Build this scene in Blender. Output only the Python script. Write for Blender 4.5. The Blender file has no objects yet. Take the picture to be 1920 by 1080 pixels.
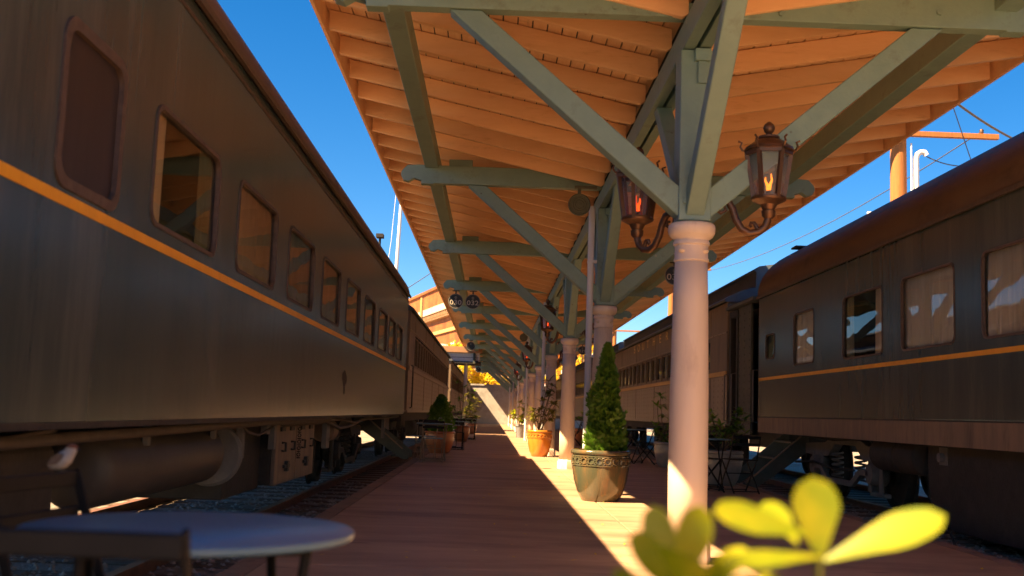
import bpy, math, random
import numpy as np
from mathutils import Vector, Matrix
R = math.radians
random.seed(7)
sc = bpy.context.scene
col = sc.collection

# ------------------------------------------------------------------ camera
cam_d = bpy.data.cameras.new('camera')
cam = bpy.data.objects.new('camera', cam_d); col.objects.link(cam)
cam_d.sensor_width = 36.0; cam_d.lens = 37.5; cam_d.clip_start = 0.05; cam_d.clip_end = 2000
EYE = Vector((0, 0, .98))
cam.matrix_world = Matrix((( 0.99921762, -0.03670507, -0.01472735, EYE.x),
                           (-0.01887008, -0.11520682, -0.99316228, EYE.y),
                           ( 0.0347574,   0.99266315, -0.11580932, EYE.z),
                           (0, 0, 0, 1))) @ Matrix.Identity(4)
# columns of the world-from-camera matrix are the camera axes
m3 = Matrix(((0.99921762, -0.01887008, 0.0347574), (-0.03670507, -0.11520682, 0.99266315), (-0.01472735, -0.99316228, -0.11580932)))
cam.matrix_world = Matrix.Translation(EYE) @ m3.transposed().to_4x4()
cam_d.dof.use_dof = True; cam_d.dof.focus_distance = 14.0; cam_d.dof.aperture_fstop = 2.8
sc.camera = cam

# ------------------------------------------------------------------ sun and sky
SUN_TRAVEL = Vector((1.0, .5, -1.28)).normalized()
to_sun = -SUN_TRAVEL
elev = math.asin(to_sun.z); azim = math.atan2(to_sun.x, to_sun.y)
w = bpy.data.worlds.new('World'); sc.world = w; w.use_nodes = True
wn = w.node_tree.nodes; wl = w.node_tree.links; wn.clear()
wo = wn.new('ShaderNodeOutputWorld'); bg = wn.new('ShaderNodeBackground'); sk = wn.new('ShaderNodeTexSky')
sk.sky_type = 'NISHITA'; sk.sun_disc = False; sk.sun_elevation = elev; sk.sun_rotation = azim
sk.air_density = .9; sk.dust_density = .15; sk.altitude = 400; sk.ozone_density = 4.0
hs = wn.new('ShaderNodeHueSaturation'); hs.inputs['Saturation'].default_value = 1.36; hs.inputs['Value'].default_value = .52
wl.new(sk.outputs[0], hs.inputs['Color']); wl.new(hs.outputs[0], bg.inputs[0]); wl.new(bg.outputs[0], wo.inputs[0])
bg.inputs[1].default_value = .05
sd = bpy.data.lights.new('sun', 'SUN'); sd.energy = 3.7; sd.angle = R(.5); sd.color = (1, .70, .38)
so = bpy.data.objects.new('sun', sd); col.objects.link(so)
so.rotation_euler = to_sun.to_track_quat('Z', 'Y').to_euler(); so.location = (-20, -10, 30)
sc.view_settings.view_transform = 'Standard'; sc.view_settings.look = 'None'
sc.view_settings.exposure = 2.85; sc.view_settings.gamma = 1
sc.cycles.max_bounces = 8; sc.cycles.diffuse_bounces = 5

# ------------------------------------------------------------------ helpers
ORG = {}
def tag(o, label=None, cat=None, group=None, kind=None):
    if label: o['label'] = label
    if cat: o['category'] = cat
    if group: o['group'] = group
    if kind: o['kind'] = kind
    return o
def thing(name, loc, label, cat, group=None):
    o = bpy.data.objects.new(name, None); col.objects.link(o); o.location = loc
    o.empty_display_size = .1; ORG[o.name] = Vector(loc)
    return tag(o, label, cat, group)

SPLIT = {'cross_bar', 'coil_spring', 'bolt', 'latch', 'hanger_bracket', 'tie_rod', 'brake_pipe', 'roof_fitting', 'grab_rail', 'hose', 'door_frame', 'packing_block', 'grille_ring', 'seam_strip', 'valve_plate'}
class MB:
    def __init__(s): s.v = []; s.f = []; s.p = []
    def add(s, vs, fs):
        n = len(s.v); s.p.append((n, len(s.f))); s.v += [tuple(p) for p in vs]; s.f += [tuple(i + n for i in f) for f in fs]; return s
    def box(s, x0, x1, y0, y1, z0, z1):
        return s.add([(x0,y0,z0),(x1,y0,z0),(x1,y1,z0),(x0,y1,z0),(x0,y0,z1),(x1,y0,z1),(x1,y1,z1),(x0,y1,z1)],
                     [(0,3,2,1),(4,5,6,7),(0,1,5,4),(1,2,6,5),(2,3,7,6),(3,0,4,7)])
    def quad(s, a, b, c, d): return s.add([a,b,c,d], [(0,1,2,3)])
    def beam(s, p0, p1, wd, ht, up=(0,0,1)):
        p0 = Vector(p0); p1 = Vector(p1); d = (p1-p0).normalized(); sx = d.cross(Vector(up))
        if sx.length < 1e-5: sx = d.cross(Vector((0,1,0)))
        sx.normalize(); u = sx.cross(d).normalized(); a = sx*wd/2; b = u*ht/2
        vs = [p0-a-b, p0+a-b, p0+a+b, p0-a+b, p1-a-b, p1+a-b, p1+a+b, p1-a+b]
        return s.add(vs, [(0,1,2,3),(7,6,5,4),(0,4,5,1),(1,5,6,2),(2,6,7,3),(3,7,4,0)])
    def cyl(s, p0, p1, r0, r1=None, n=12, cap=True):
        r1 = r0 if r1 is None else r1
        p0 = Vector(p0); p1 = Vector(p1); d = (p1-p0).normalized()
        a = d.orthogonal().normalized(); b = d.cross(a)
        vs = []
        for p, r in ((p0, r0), (p1, r1)):
            for k in range(n):
                t = 2*math.pi*k/n; vs.append(p + a*math.cos(t)*r + b*math.sin(t)*r)
        fs = [(k, (k+1) % n, n+(k+1) % n, n+k) for k in range(n)]
        if cap: fs += [tuple(range(n-1, -1, -1)), tuple(range(n, 2*n))]
        return s.add(vs, fs)
    def tube(s, pts, r, n=8, r1=None):
        pts = [Vector(p) for p in pts]; m = len(pts); rings = []
        a = None
        for i, p in enumerate(pts):
            d = (pts[min(i+1, m-1)] - pts[max(i-1, 0)]).normalized()
            a = d.orthogonal().normalized() if a is None else (a - d*a.dot(d)).normalized()
            b = d.cross(a); rr = r if r1 is None else r + (r1-r)*i/(m-1)
            rings.append([p + a*math.cos(2*math.pi*k/n)*rr + b*math.sin(2*math.pi*k/n)*rr for k in range(n)])
        vs = [q for g in rings for q in g]
        fs = [(i*n+k, i*n+(k+1) % n, (i+1)*n+(k+1) % n, (i+1)*n+k) for i in range(m-1) for k in range(n)]
        fs += [tuple(range(n-1, -1, -1)), tuple(range((m-1)*n, m*n))]
        return s.add(vs, fs)
    def lathe(s, prof, c=(0,0,0), n=28, axis='z', cap=True):
        vs = []; m = len(prof)
        for r, z in prof:
            for k in range(n):
                t = 2*math.pi*k/n; x, y = r*math.cos(t), r*math.sin(t)
                vs.append((c[0]+x, c[1]+y, c[2]+z) if axis == 'z' else (c[0]+y, c[1]+z, c[2]+x))
        fs = [(i*n+k, i*n+(k+1) % n, (i+1)*n+(k+1) % n, (i+1)*n+k) for i in range(m-1) for k in range(n)]
        if cap and prof[0][0] > 1e-4: fs.append(tuple(range(n-1, -1, -1)))
        if cap and prof[-1][0] > 1e-4: fs.append(tuple(range((m-1)*n, m*n)))
        return s.add(vs, fs)
    def prism(s, poly, f0, f1):   # poly of 2D points, f0/f1 map a 2D point to 3D on the two faces
        n = len(poly); vs = [f0(p) for p in poly] + [f1(p) for p in poly]
        return s.add(vs, [tuple(range(n-1, -1, -1)), tuple(range(n, 2*n))] + [(i, (i+1) % n, n+(i+1) % n, n+i) for i in range(n)])
    def build(s, name, mat, parent=None, smooth=None, bevel=0, label=None):
        if name in SPLIT and len(s.p) > 1 and parent is not None:   # every piece an object of its own
            for i, (a, b) in enumerate(s.p):
                e, q = s.p[i+1] if i+1 < len(s.p) else (len(s.v), len(s.f))
                m = MB(); m.add(s.v[a:e], [tuple(k-a for k in f) for f in s.f[b:q]]); o = m.build(name, mat, parent, smooth, bevel, label)
            return o
        o0 = Vector((0,0,0)); p = parent
        while p is not None:
            if p.name in ORG: o0 = ORG[p.name]
            p = p.parent
        me = bpy.data.meshes.new(name)
        me.from_pydata([(x-o0.x, y-o0.y, z-o0.z) for x, y, z in s.v], [], s.f)
        me.materials.append(mat)
        o = bpy.data.objects.new(name, me); col.objects.link(o)
        if parent is not None: o.parent = parent
        me.validate(); 
        if smooth:
            me.polygons.foreach_set('use_smooth', [True]*len(me.polygons))
            if smooth is not True: me.set_sharp_from_angle(angle=R(smooth))
        if bevel:
            b = o.modifiers.new('bevel', 'BEVEL'); b.width = bevel; b.segments = 2; b.limit_method = 'ANGLE'; b.angle_limit = R(40)
        me.update()
        if label: o['label'] = label
        return o

def copy_tree(o, parent=None):
    c = o.copy(); col.objects.link(c); c.parent = parent
    for ch in list(o.children): copy_tree(ch, c)
    return c

def mat(name, c1, c2=None, rough=.6, scale=4, stretch=(1,1,1), bump=0, bscale=None, metal=0, spec=.5, c3=None, s3=1.2, t3=(.55,.72), rand=0, bdist=.02, detail=5, coat=0, spots=None):
    m = bpy.data.materials.new(name); m.use_nodes = True
    n = m.node_tree.nodes; l = m.node_tree.links; b = n['Principled BSDF']
    b.inputs['Roughness'].default_value = rough; b.inputs['Metallic'].default_value = metal
    b.inputs['Specular IOR Level'].default_value = spec
    b.inputs['Coat Weight'].default_value = coat; b.inputs['Coat Roughness'].default_value = .08
    tc = n.new('ShaderNodeTexCoord'); mp = n.new('ShaderNodeMapping'); mp.inputs['Scale'].default_value = stretch
    l.new(tc.outputs['Object'], mp.inputs[0])
    src = mp.outputs[0]
    if c2 is None:
        c2 = tuple(x*.8 for x in c1)
    nz = n.new('ShaderNodeTexNoise'); nz.inputs['Scale'].default_value = scale; nz.inputs['Detail'].default_value = detail; nz.inputs['Roughness'].default_value = .65
    l.new(src, nz.inputs['Vector'])
    rp = n.new('ShaderNodeValToRGB'); rp.color_ramp.elements[0].position = .32; rp.color_ramp.elements[1].position = .68
    rp.color_ramp.elements[0].color = (*c1, 1); rp.color_ramp.elements[1].color = (*c2, 1)
    l.new(nz.outputs['Fac'], rp.inputs[0]); out = rp.outputs[0]
    if c3 is not None:
        n2 = n.new('ShaderNodeTexNoise'); n2.inputs['Scale'].default_value = s3; n2.inputs['Detail'].default_value = 8; n2.inputs['Roughness'].default_value = .7
        l.new(src, n2.inputs['Vector'])
        r2 = n.new('ShaderNodeValToRGB'); r2.color_ramp.elements[0].position = t3[0]; r2.color_ramp.elements[1].position = t3[1]
        l.new(n2.outputs['Fac'], r2.inputs[0])
        mx = n.new('ShaderNodeMixRGB'); l.new(r2.outputs[0], mx.inputs[0]); l.new(out, mx.inputs[1]); mx.inputs[2].default_value = (*c3, 1); out = mx.outputs[0]
    if spots:    # stains, knots and specks with a shape of their own
        for (sc2, thr, colr, fac) in spots:
            vo = n.new('ShaderNodeTexVoronoi'); vo.inputs['Scale'].default_value = sc2; vo.inputs['Randomness'].default_value = 1
            l.new(src, vo.inputs['Vector']); mr2 = n.new('ShaderNodeMapRange'); mr2.inputs['From Min'].default_value = thr*.5; mr2.inputs['From Max'].default_value = thr
            mr2.inputs['To Min'].default_value = fac; mr2.inputs['To Max'].default_value = 0
            l.new(vo.outputs['Distance'], mr2.inputs[0]); mx2 = n.new('ShaderNodeMixRGB'); mx2.inputs[2].default_value = (*colr, 1)
            l.new(mr2.outputs[0], mx2.inputs[0]); l.new(out, mx2.inputs[1]); out = mx2.outputs[0]
    if rand:
        oi = n.new('ShaderNodeObjectInfo'); hv = n.new('ShaderNodeHueSaturation'); mr = n.new('ShaderNodeMapRange')
        mr.inputs['To Min'].default_value = 1-rand; mr.inputs['To Max'].default_value = 1+rand
        l.new(oi.outputs['Random'], mr.inputs[0]); l.new(mr.outputs[0], hv.inputs['Value']); l.new(out, hv.inputs['Color']); out = hv.outputs[0]
    l.new(out, b.inputs['Base Color'])
    if bump:
        nb = n.new('ShaderNodeTexNoise'); nb.inputs['Scale'].default_value = bscale or scale*6; nb.inputs['Detail'].default_value = 6
        l.new(src, nb.inputs['Vector'])
        bp = n.new('ShaderNodeBump'); bp.inputs['Strength'].default_value = bump; bp.inputs['Distance'].default_value = bdist
        l.new(nb.outputs['Fac'], bp.inputs['Height']); l.new(bp.outputs[0], b.inputs['Normal'])
    return m

def leaf_mat(name, c1, c2, trans=.4, rough=.45, scale=9):
    m = mat(name, c1, c2, rough=rough, scale=scale)
    n = m.node_tree.nodes; l = m.node_tree.links; b = n['Principled BSDF']; o = n['Material Output']
    t = n.new('ShaderNodeBsdfTranslucent'); mx = n.new('ShaderNodeMixShader'); mx.inputs[0].default_value = trans
    src = b.inputs['Base Color'].links[0].from_socket
    l.new(src, t.inputs[0]); l.new(b.outputs[0], mx.inputs[1]); l.new(t.outputs[0], mx.inputs[2]); l.new(mx.outputs[0], o.inputs[0])
    return m

def glass_mat(name, ior=1.7, tint=(.85,.85,.8), rough=.01):
    m = bpy.data.materials.new(name); m.use_nodes = True
    n = m.node_tree.nodes; l = m.node_tree.links; n.clear()
    o = n.new('ShaderNodeOutputMaterial'); fr = n.new('ShaderNodeFresnel'); fr.inputs[0].default_value = ior
    g = n.new('ShaderNodeBsdfGlossy'); g.inputs['Roughness'].default_value = rough
    t = n.new('ShaderNodeBsdfTransparent'); t.inputs[0].default_value = (*tint, 1)
    tc = n.new('ShaderNodeTexCoord'); nz = n.new('ShaderNodeTexNoise'); nz.inputs['Scale'].default_value = 1.6; nz.inputs['Detail'].default_value = 1
    bp = n.new('ShaderNodeBump'); bp.inputs['Strength'].default_value = .10; bp.inputs['Distance'].default_value = .02
    l.new(tc.outputs['Object'], nz.inputs['Vector']); l.new(nz.outputs['Fac'], bp.inputs['Height'])
    l.new(bp.outputs[0], g.inputs['Normal'])
    mx = n.new('ShaderNodeMixShader'); l.new(fr.outputs[0], mx.inputs[0]); l.new(t.outputs[0], mx.inputs[1]); l.new(g.outputs[0], mx.inputs[2]); l.new(mx.outputs[0], o.inputs[0])
    return m

def emit_mat(name, c, s):
    m = bpy.data.materials.new(name); m.use_nodes = True
    b = m.node_tree.nodes['Principled BSDF']; b.inputs['Base Color'].default_value = (*c, 1)
    b.inputs['Emission Color'].default_value = (*c, 1); b.inputs['Emission Strength'].default_value = s
    return m

def rivet_mat(name, c1, c2, py=.42, pz=.115, rough=.5):
    m = mat(name, c1, c2, rough=rough, scale=3, stretch=(1, 2, .4), c3=tuple(x*.6 for x in c1), s3=1.5)
    n = m.node_tree.nodes; l = m.node_tree.links; b = n['Principled BSDF']
    tc = n.new('ShaderNodeTexCoord'); sp = n.new('ShaderNodeSeparateXYZ'); l.new(tc.outputs['Object'], sp.inputs[0])
    def cell(sock, p):
        a = n.new('ShaderNodeMath'); a.operation = 'DIVIDE'; l.new(sock, a.inputs[0]); a.inputs[1].default_value = p
        f = n.new('ShaderNodeMath'); f.operation = 'FRACT'; l.new(a.outputs[0], f.inputs[0])
        s = n.new('ShaderNodeMath'); s.operation = 'SUBTRACT'; l.new(f.outputs[0], s.inputs[0]); s.inputs[1].default_value = .5
        q = n.new('ShaderNodeMath'); q.operation = 'MULTIPLY'; l.new(s.outputs[0], q.inputs[0]); q.inputs[1].default_value = p
        return q.outputs[0]
    cy = cell(sp.outputs['Y'], py); cz = cell(sp.outputs['Z'], pz)
    cb = n.new('ShaderNodeCombineXYZ'); l.new(cy, cb.inputs[0]); l.new(cz, cb.inputs[1])
    ln = n.new('ShaderNodeVectorMath'); ln.operation = 'LENGTH'; l.new(cb.outputs[0], ln.inputs[0])
    mr = n.new('ShaderNodeMapRange'); mr.inputs['From Min'].default_value = .014; mr.inputs['From Max'].default_value = .034
    mr.inputs['To Min'].default_value = 1; mr.inputs['To Max'].default_value = 0
    l.new(ln.outputs['Value'], mr.inputs[0])
    bp = n.new('ShaderNodeBump'); bp.inputs['Strength'].default_value = 1; bp.inputs['Distance'].default_value = .02
    l.new(mr.outputs[0], bp.inputs['Height']); l.new(bp.outputs[0], b.inputs['Normal'])
    src = b.inputs['Base Color'].links[0].from_socket; mk = n.new('ShaderNodeMixRGB'); mk.inputs[2].default_value = (*[x*.38 for x in c1], 1)
    l.new(mr.outputs[0], mk.inputs[0]); l.new(src, mk.inputs[1]); l.new(mk.outputs[0], b.inputs['Base Color'])
    return m

# ------------------------------------------------------------------ materials
M = {}
M['gravel'] = mat('gravel', (.20,.17,.135), (.42,.36,.29), rough=.95, scale=28, bump=1, bscale=38, bdist=.05, c3=(.13,.085,.055), s3=.9, t3=(.5,.66))
M['concrete'] = mat('platform_concrete', (.37,.232,.142), (.50,.325,.205), rough=.55, scale=1.6, stretch=(.45,1.7,1), bump=.3, bscale=30, c3=(.22,.13,.085), s3=.9, t3=(.46,.70), detail=10, bdist=.012, spots=[(2.1,.10,(.14,.085,.06),.8),(5.5,.07,(.12,.08,.06),.7),(3.3,.06,(.6,.48,.36),.6)])
M['bounce_pale'] = mat('bounce_apron_pale', (.52,.44,.35), (.60,.52,.42), rough=.85, scale=1, bump=.2)  # kept pale so the added ground behind the camera reflects more sun
M['edge'] = mat('edge_concrete', (.2,.13,.09), (.32,.21,.14), rough=.85, scale=3, bump=.4, bscale=30, c3=(.1,.06,.04), s3=2)
M['rail'] = mat('rusty_rail', (.16,.07,.035), (.26,.12,.06), rough=.55, scale=8, metal=.3, bump=.2)
M['sleeper'] = mat('sleeper_wood', (.09,.062,.042), (.18,.12,.075), rough=.95, scale=6, stretch=(.3,3,3), bump=.5)
M['coach'] = mat('coach_paint', (.038,.054,.053), (.064,.078,.073), rough=.24, scale=1.9, stretch=(1,1.3,.16), bump=.22, bscale=2.0, bdist=.022, c3=(.10,.105,.095), s3=2.3, t3=(.5,.75))
M['tank'] = mat('tank_paint', (.062,.05,.044), (.085,.068,.058), rough=.55, scale=3, bump=.1, c3=(.04,.03,.026), s3=2)
M['coach_roof'] = mat('coach_roof_paint', (.11,.062,.042), (.15,.09,.06), rough=.6, scale=1.5, stretch=(1,.5,1), c3=(.055,.035,.028), s3=2.5)
M['coach_old'] = mat('old_coach_paint', (.15,.105,.07), (.22,.155,.10), rough=.5, scale=2, stretch=(1,2.5,.4), c3=(.09,.065,.045), s3=1.5)
M['coach_rivet'] = rivet_mat('riveted_panel', (.26,.20,.145), (.34,.265,.19))
M['coach_old_roof'] = mat('old_coach_roof', (.06,.075,.095), (.10,.12,.14), rough=.55, scale=2, stretch=(1,.5,1))
M['stripe'] = mat('yellow_stripe', (.88,.40,.02), (.76,.33,.015), rough=.45, scale=5, stretch=(1,1.5,.4), c3=(.50,.22,.03), s3=2.5, t3=(.6,.9))
M['gold'] = mat('dull_gold', (.60,.36,.11), (.50,.29,.09), rough=.5, scale=6)
M['gold_leaf'] = mat('gold_leaf_letter', (.80,.56,.20), (.66,.44,.15), rough=.45, scale=9)
M['panel'] = mat('maroon_panel', (.028,.017,.014), (.042,.026,.02), rough=.42, scale=3, stretch=(1,2,.3), bump=.1, bscale=3)
M['frame_brown'] = mat('window_frame_paint', (.065,.042,.032), (.12,.08,.06), rough=.5, scale=20)
M['glass'] = glass_mat('window_glass', 1.75, (.97,.96,.93))
M['glass_clear'] = glass_mat('clear_window_glass', 1.5, (.97,.97,.95))
M['curtain'] = mat('curtain_cloth', (.88,.72,.50), (.74,.58,.38), rough=.9, scale=4, stretch=(1,5,.3))
M['curtain_pale'] = mat('pale_curtain_cloth', (.86,.80,.68), (.72,.65,.53), rough=.9, scale=4, stretch=(1,5,.3))
M['curtain_green'] = mat('curtain_drape', (.30,.27,.14), (.4,.34,.18), rough=.9, scale=4, stretch=(1,5,.3))
M['black'] = mat('black_iron', (.018,.017,.016), (.035,.03,.027), rough=.6, scale=8)
M['under'] = mat('underframe_grime', (.026,.021,.018), (.048,.038,.031), rough=.8, scale=5, bump=.3, c3=(.075,.055,.042), s3=3, t3=(.55,.8))
M['truck'] = mat('truck_casting', (.13,.12,.112), (.18,.165,.155), rough=.7, scale=6, bump=.3)
M['box_door'] = mat('box_door', (.16,.115,.085), (.26,.175,.115), rough=.65, scale=3, stretch=(1,2,.4), c3=(.09,.06,.045), s3=2)
M['pipe'] = mat('dirty_pipe', (.075,.055,.042), (.11,.085,.065), rough=.7, scale=8)
M['dark_void'] = mat('dark_interior', (.02,.017,.014), (.03,.025,.02), rough=.9)
M['cream'] = mat('cream_paint', (.82,.66,.50), (.76,.60,.45), rough=.5, scale=2, stretch=(1,1,.3), c3=(.52,.38,.27), s3=3, t3=(.52,.78), bump=.06, bscale=20, spots=[(4,.06,(.3,.2,.14),.6)])
M['white'] = mat('white_paint', (.74,.72,.70), (.66,.64,.62), rough=.5, scale=3, stretch=(1,1,.2))
M['green'] = mat('green_timber', (.185,.29,.245), (.23,.345,.29), rough=.55, scale=3, bump=.12, bscale=30, c3=(.13,.17,.13), s3=3, t3=(.55,.75), rand=.08, spots=[(2.3,.045,(.45,.42,.34),.7),(3.7,.05,(.07,.06,.045),.8)])
M['rafter'] = mat('rafter_paint', (.86,.55,.29), (.78,.47,.23), rough=.6, scale=2.5, stretch=(.6,3,3), bump=.15, c3=(.58,.31,.13), s3=4, t3=(.58,.8), rand=.14, spots=[(1.3,.05,(.22,.11,.05),.8)])
M['deck'] = mat('roof_board_paint', (.88,.60,.34), (.76,.47,.23), rough=.6, scale=3, stretch=(6,.35,1), bump=.15, spots=[(.9,.05,(.2,.1,.05),.8)], c3=(.45,.26,.14), s3=2.2, t3=(.62,.8))
M['tar'] = mat('roof_tar', (.05,.05,.05), (.08,.08,.08), rough=.9)
M['copper'] = mat('aged_copper', (.20,.095,.05), (.115,.075,.05), rough=.42, scale=14, metal=.7, c3=(.10,.13,.10), s3=9, t3=(.6,.8))
M['lantern_glass'] = glass_mat('lantern_glass', 1.4, (.72,.76,.82), .06)
_n = M['lantern_glass'].node_tree.nodes; _l = M['lantern_glass'].node_tree.links
_t = _n.new('ShaderNodeBsdfTranslucent'); _t.inputs[0].default_value = (.7,.75,.85,1); _d = _n.new('ShaderNodeBsdfDiffuse'); _d.inputs[0].default_value = (.6,.66,.75,1)
_a = _n.new('ShaderNodeAddShader'); _l.new(_t.outputs[0], _a.inputs[0]); _l.new(_d.outputs[0], _a.inputs[1])
_m = _n.new('ShaderNodeMixShader'); _m.inputs[0].default_value = .10; _o = _n['Material Output']; _l.new(_o.inputs[0].links[0].from_socket, _m.inputs[1]); _l.new(_a.outputs[0], _m.inputs[2]); _l.new(_m.outputs[0], _o.inputs[0])
M['flame'] = emit_mat('gas_flame', (1, .20, .01), .55)
M['flame_red'] = emit_mat('red_flame', (1, .06, .003), .5)
M['sign'] = mat('sign_black', (.012,.012,.013), (.02,.02,.02), rough=.35, scale=5)
M['sign_rim'] = mat('sign_rim', (.30,.27,.22), (.24,.21,.17), rough=.4, scale=8)
M['numeral'] = mat('sign_numeral', (.50,.44,.35), (.46,.40,.31), rough=.5)
M['emblem'] = mat('sign_emblem', (.16,.14,.11), (.2,.17,.13), rough=.5)
M['speaker'] = mat('speaker_olive', (.14,.14,.085), (.11,.11,.065), rough=.6, scale=30)
M['pot_green'] = mat('glazed_green_pot', (.065,.075,.045), (.12,.09,.045), rough=.16, scale=5, stretch=(2.2,2.2,.35), c3=(.20,.105,.04), s3=3.0, t3=(.5,.68), bump=.08, bscale=12, coat=.5)
M['pot_orange'] = mat('glazed_orange_pot', (.62,.24,.035), (.50,.17,.02), rough=.25, scale=4, stretch=(2,2,.4), coat=.3)
M['pot_terra'] = mat('terracotta_pot', (.36,.13,.05), (.27,.09,.035), rough=.35, scale=4, coat=.2)
M['pot_grey'] = mat('grey_pot', (.20,.21,.23), (.26,.27,.29), rough=.6, scale=5)
M['pot_silver'] = mat('silver_glazed_pot', (.20,.20,.20), (.32,.29,.25), rough=.3, scale=6, coat=.3)
M['soil'] = mat('soil', (.05,.032,.02), (.09,.055,.035), rough=1, scale=20, bump=.6)
M['bark'] = mat('bark', (.12,.08,.05), (.19,.13,.085), rough=.9, scale=8, stretch=(2,2,.4), bump=.5)
M['conifer'] = leaf_mat('conifer_green', (.07,.19,.016), (.20,.35,.03), .3, scale=5)
M['conifer_dark'] = leaf_mat('bushy_conifer_green', (.08,.20,.02), (.19,.33,.035), .3, scale=5)
M['leaf'] = leaf_mat('glossy_leaf', (.10,.24,.02), (.22,.36,.04), .35, .35, 6)
M['leaf_yellow'] = leaf_mat('yellowing_leaf', (.16,.13,.02), (.22,.22,.03), .35, .4, 5)
M['leaf_bright'] = leaf_mat('bright_leaf', (.20,.29,.006), (.46,.43,.008), .5, .38, 16)
M['leaf_autumn'] = leaf_mat('autumn_leaf', (.70,.50,.015), (.85,.62,.02), .45, .6, 2)
M['leaf_autumn2'] = leaf_mat('turning_leaf', (.50,.48,.02), (.75,.55,.02), .45, .6, 2)
M['slate'] = mat('slate_blue_metal', (.085,.19,.25), (.10,.215,.28), rough=.3, scale=3)
M['chair'] = mat('dark_chair_metal', (.009,.008,.008), (.015,.013,.012), rough=.6, scale=10, spec=.2)
M['tan_metal'] = mat('weathered_tan_metal', (.26,.18,.12), (.18,.12,.08), rough=.5, scale=12)
M['stair'] = mat('stair_green_grey', (.055,.06,.048), (.08,.082,.065), rough=.6, scale=6)
M['pole'] = mat('pole_wood', (.42,.15,.03), (.28,.10,.025), rough=.8, scale=5, stretch=(4,4,.25), bump=.4, c3=(.12,.05,.02), s3=3, t3=(.6,.75))
M['wire'] = mat('wire', (.08,.06,.05), (.1,.08,.06), rough=.7)
M['wallc'] = mat('weathered_concrete', (.32,.30,.27), (.46,.43,.39), rough=.9, scale=.9, bump=.2, c3=(.20,.18,.16), s3=.8, t3=(.5,.72), detail=9)
M['pane_dark'] = mat('dark_pane', (.02,.02,.022), (.03,.03,.03), rough=.08)
M['grass'] = leaf_mat('weed', (.10,.16,.02), (.2,.2,.04), .3)

def brick_mat(name, c1, c2, mortar, sc_=2.2):
    m = bpy.data.materials.new(name); m.use_nodes = True
    n = m.node_tree.nodes; l = m.node_tree.links; b = n['Principled BSDF']; b.inputs['Roughness'].default_value = .85
    tc = n.new('ShaderNodeTexCoord'); sp = n.new('ShaderNodeSeparateXYZ'); ad = n.new('ShaderNodeMath'); cb = n.new('ShaderNodeCombineXYZ')
    l.new(tc.outputs['Object'], sp.inputs[0]); l.new(sp.outputs[0], ad.inputs[0]); l.new(sp.outputs[1], ad.inputs[1])
    l.new(ad.outputs[0], cb.inputs[0]); l.new(sp.outputs[2], cb.inputs[1])
    br = n.new('ShaderNodeTexBrick'); br.inputs['Scale'].default_value = sc_; br.inputs['Color1'].default_value = (*c1,1); br.inputs['Color2'].default_value = (*c2,1)
    br.inputs['Mortar'].default_value = (*mortar,1); br.inputs['Mortar Size'].default_value = .015
    l.new(cb.outputs[0], br.inputs['Vector'])
    nz = n.new('ShaderNodeTexNoise'); nz.inputs['Scale'].default_value = .5; nz.inputs['Detail'].default_value = 8
    l.new(tc.outputs['Object'], nz.inputs['Vector'])
    r = n.new('ShaderNodeValToRGB'); r.color_ramp.elements[0].position = .35; r.color_ramp.elements[0].color = (.55,.5,.5,1); r.color_ramp.elements[1].position = .65
    l.new(nz.outputs['Fac'], r.inputs[0])
    mx = n.new('ShaderNodeMixRGB'); mx.blend_type = 'MULTIPLY'; mx.inputs[0].default_value = 1; l.new(br.outputs[0], mx.inputs[1]); l.new(r.outputs[0], mx.inputs[2])
    l.new(mx.outputs[0], b.inputs['Base Color']); return m
M['brick'] = brick_mat('orange_brick', (.34,.105,.014), (.26,.07,.010), (.30,.14,.05))

# ------------------------------------------------------------------ setting
GZ = -.22
g = MB(); g.quad((-300,-200,GZ), (300,-200,GZ), (300,500,GZ), (-300,500,GZ)); tag(g.build('ground', M['gravel']), kind='structure')
PX0, PX1, PY0, PY1 = -1.38, 3.80, -42, 87.6
p = MB(); y = PY0; k = 0
while y < PY1:
    y2 = min(y+3.05, PY1)
    p.box(PX0, 1.22, y+.006, y2, -.4, 0); p.box(1.232, PX1, y+.006, y2, -.4, 0); y = y2
tag(p.build('platform', M['concrete'], bevel=.008), kind='structure')
e = MB(); y = PY0
while y < PY1:
    y2 = min(y+4.4, PY1); e.box(-1.55, -1.39, y+.008, y2, -.4, -.004); e.box(3.81, 3.96, y+.008, y2, -.4, -.004); y = y2
tag(e.build('platform_edge', M['edge'], bevel=.012), kind='structure')

f_ = MB(); f_.box(-14, -1.56, -46, -.9, -.4, -.03); f_.box(3.97, 20, -46, -5, -.4, -.03); tag(f_.build('bounce_apron', M['bounce_pale']), kind='structure')  # unseen pale ground behind the camera, added to bounce sunlight into the shade
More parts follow.
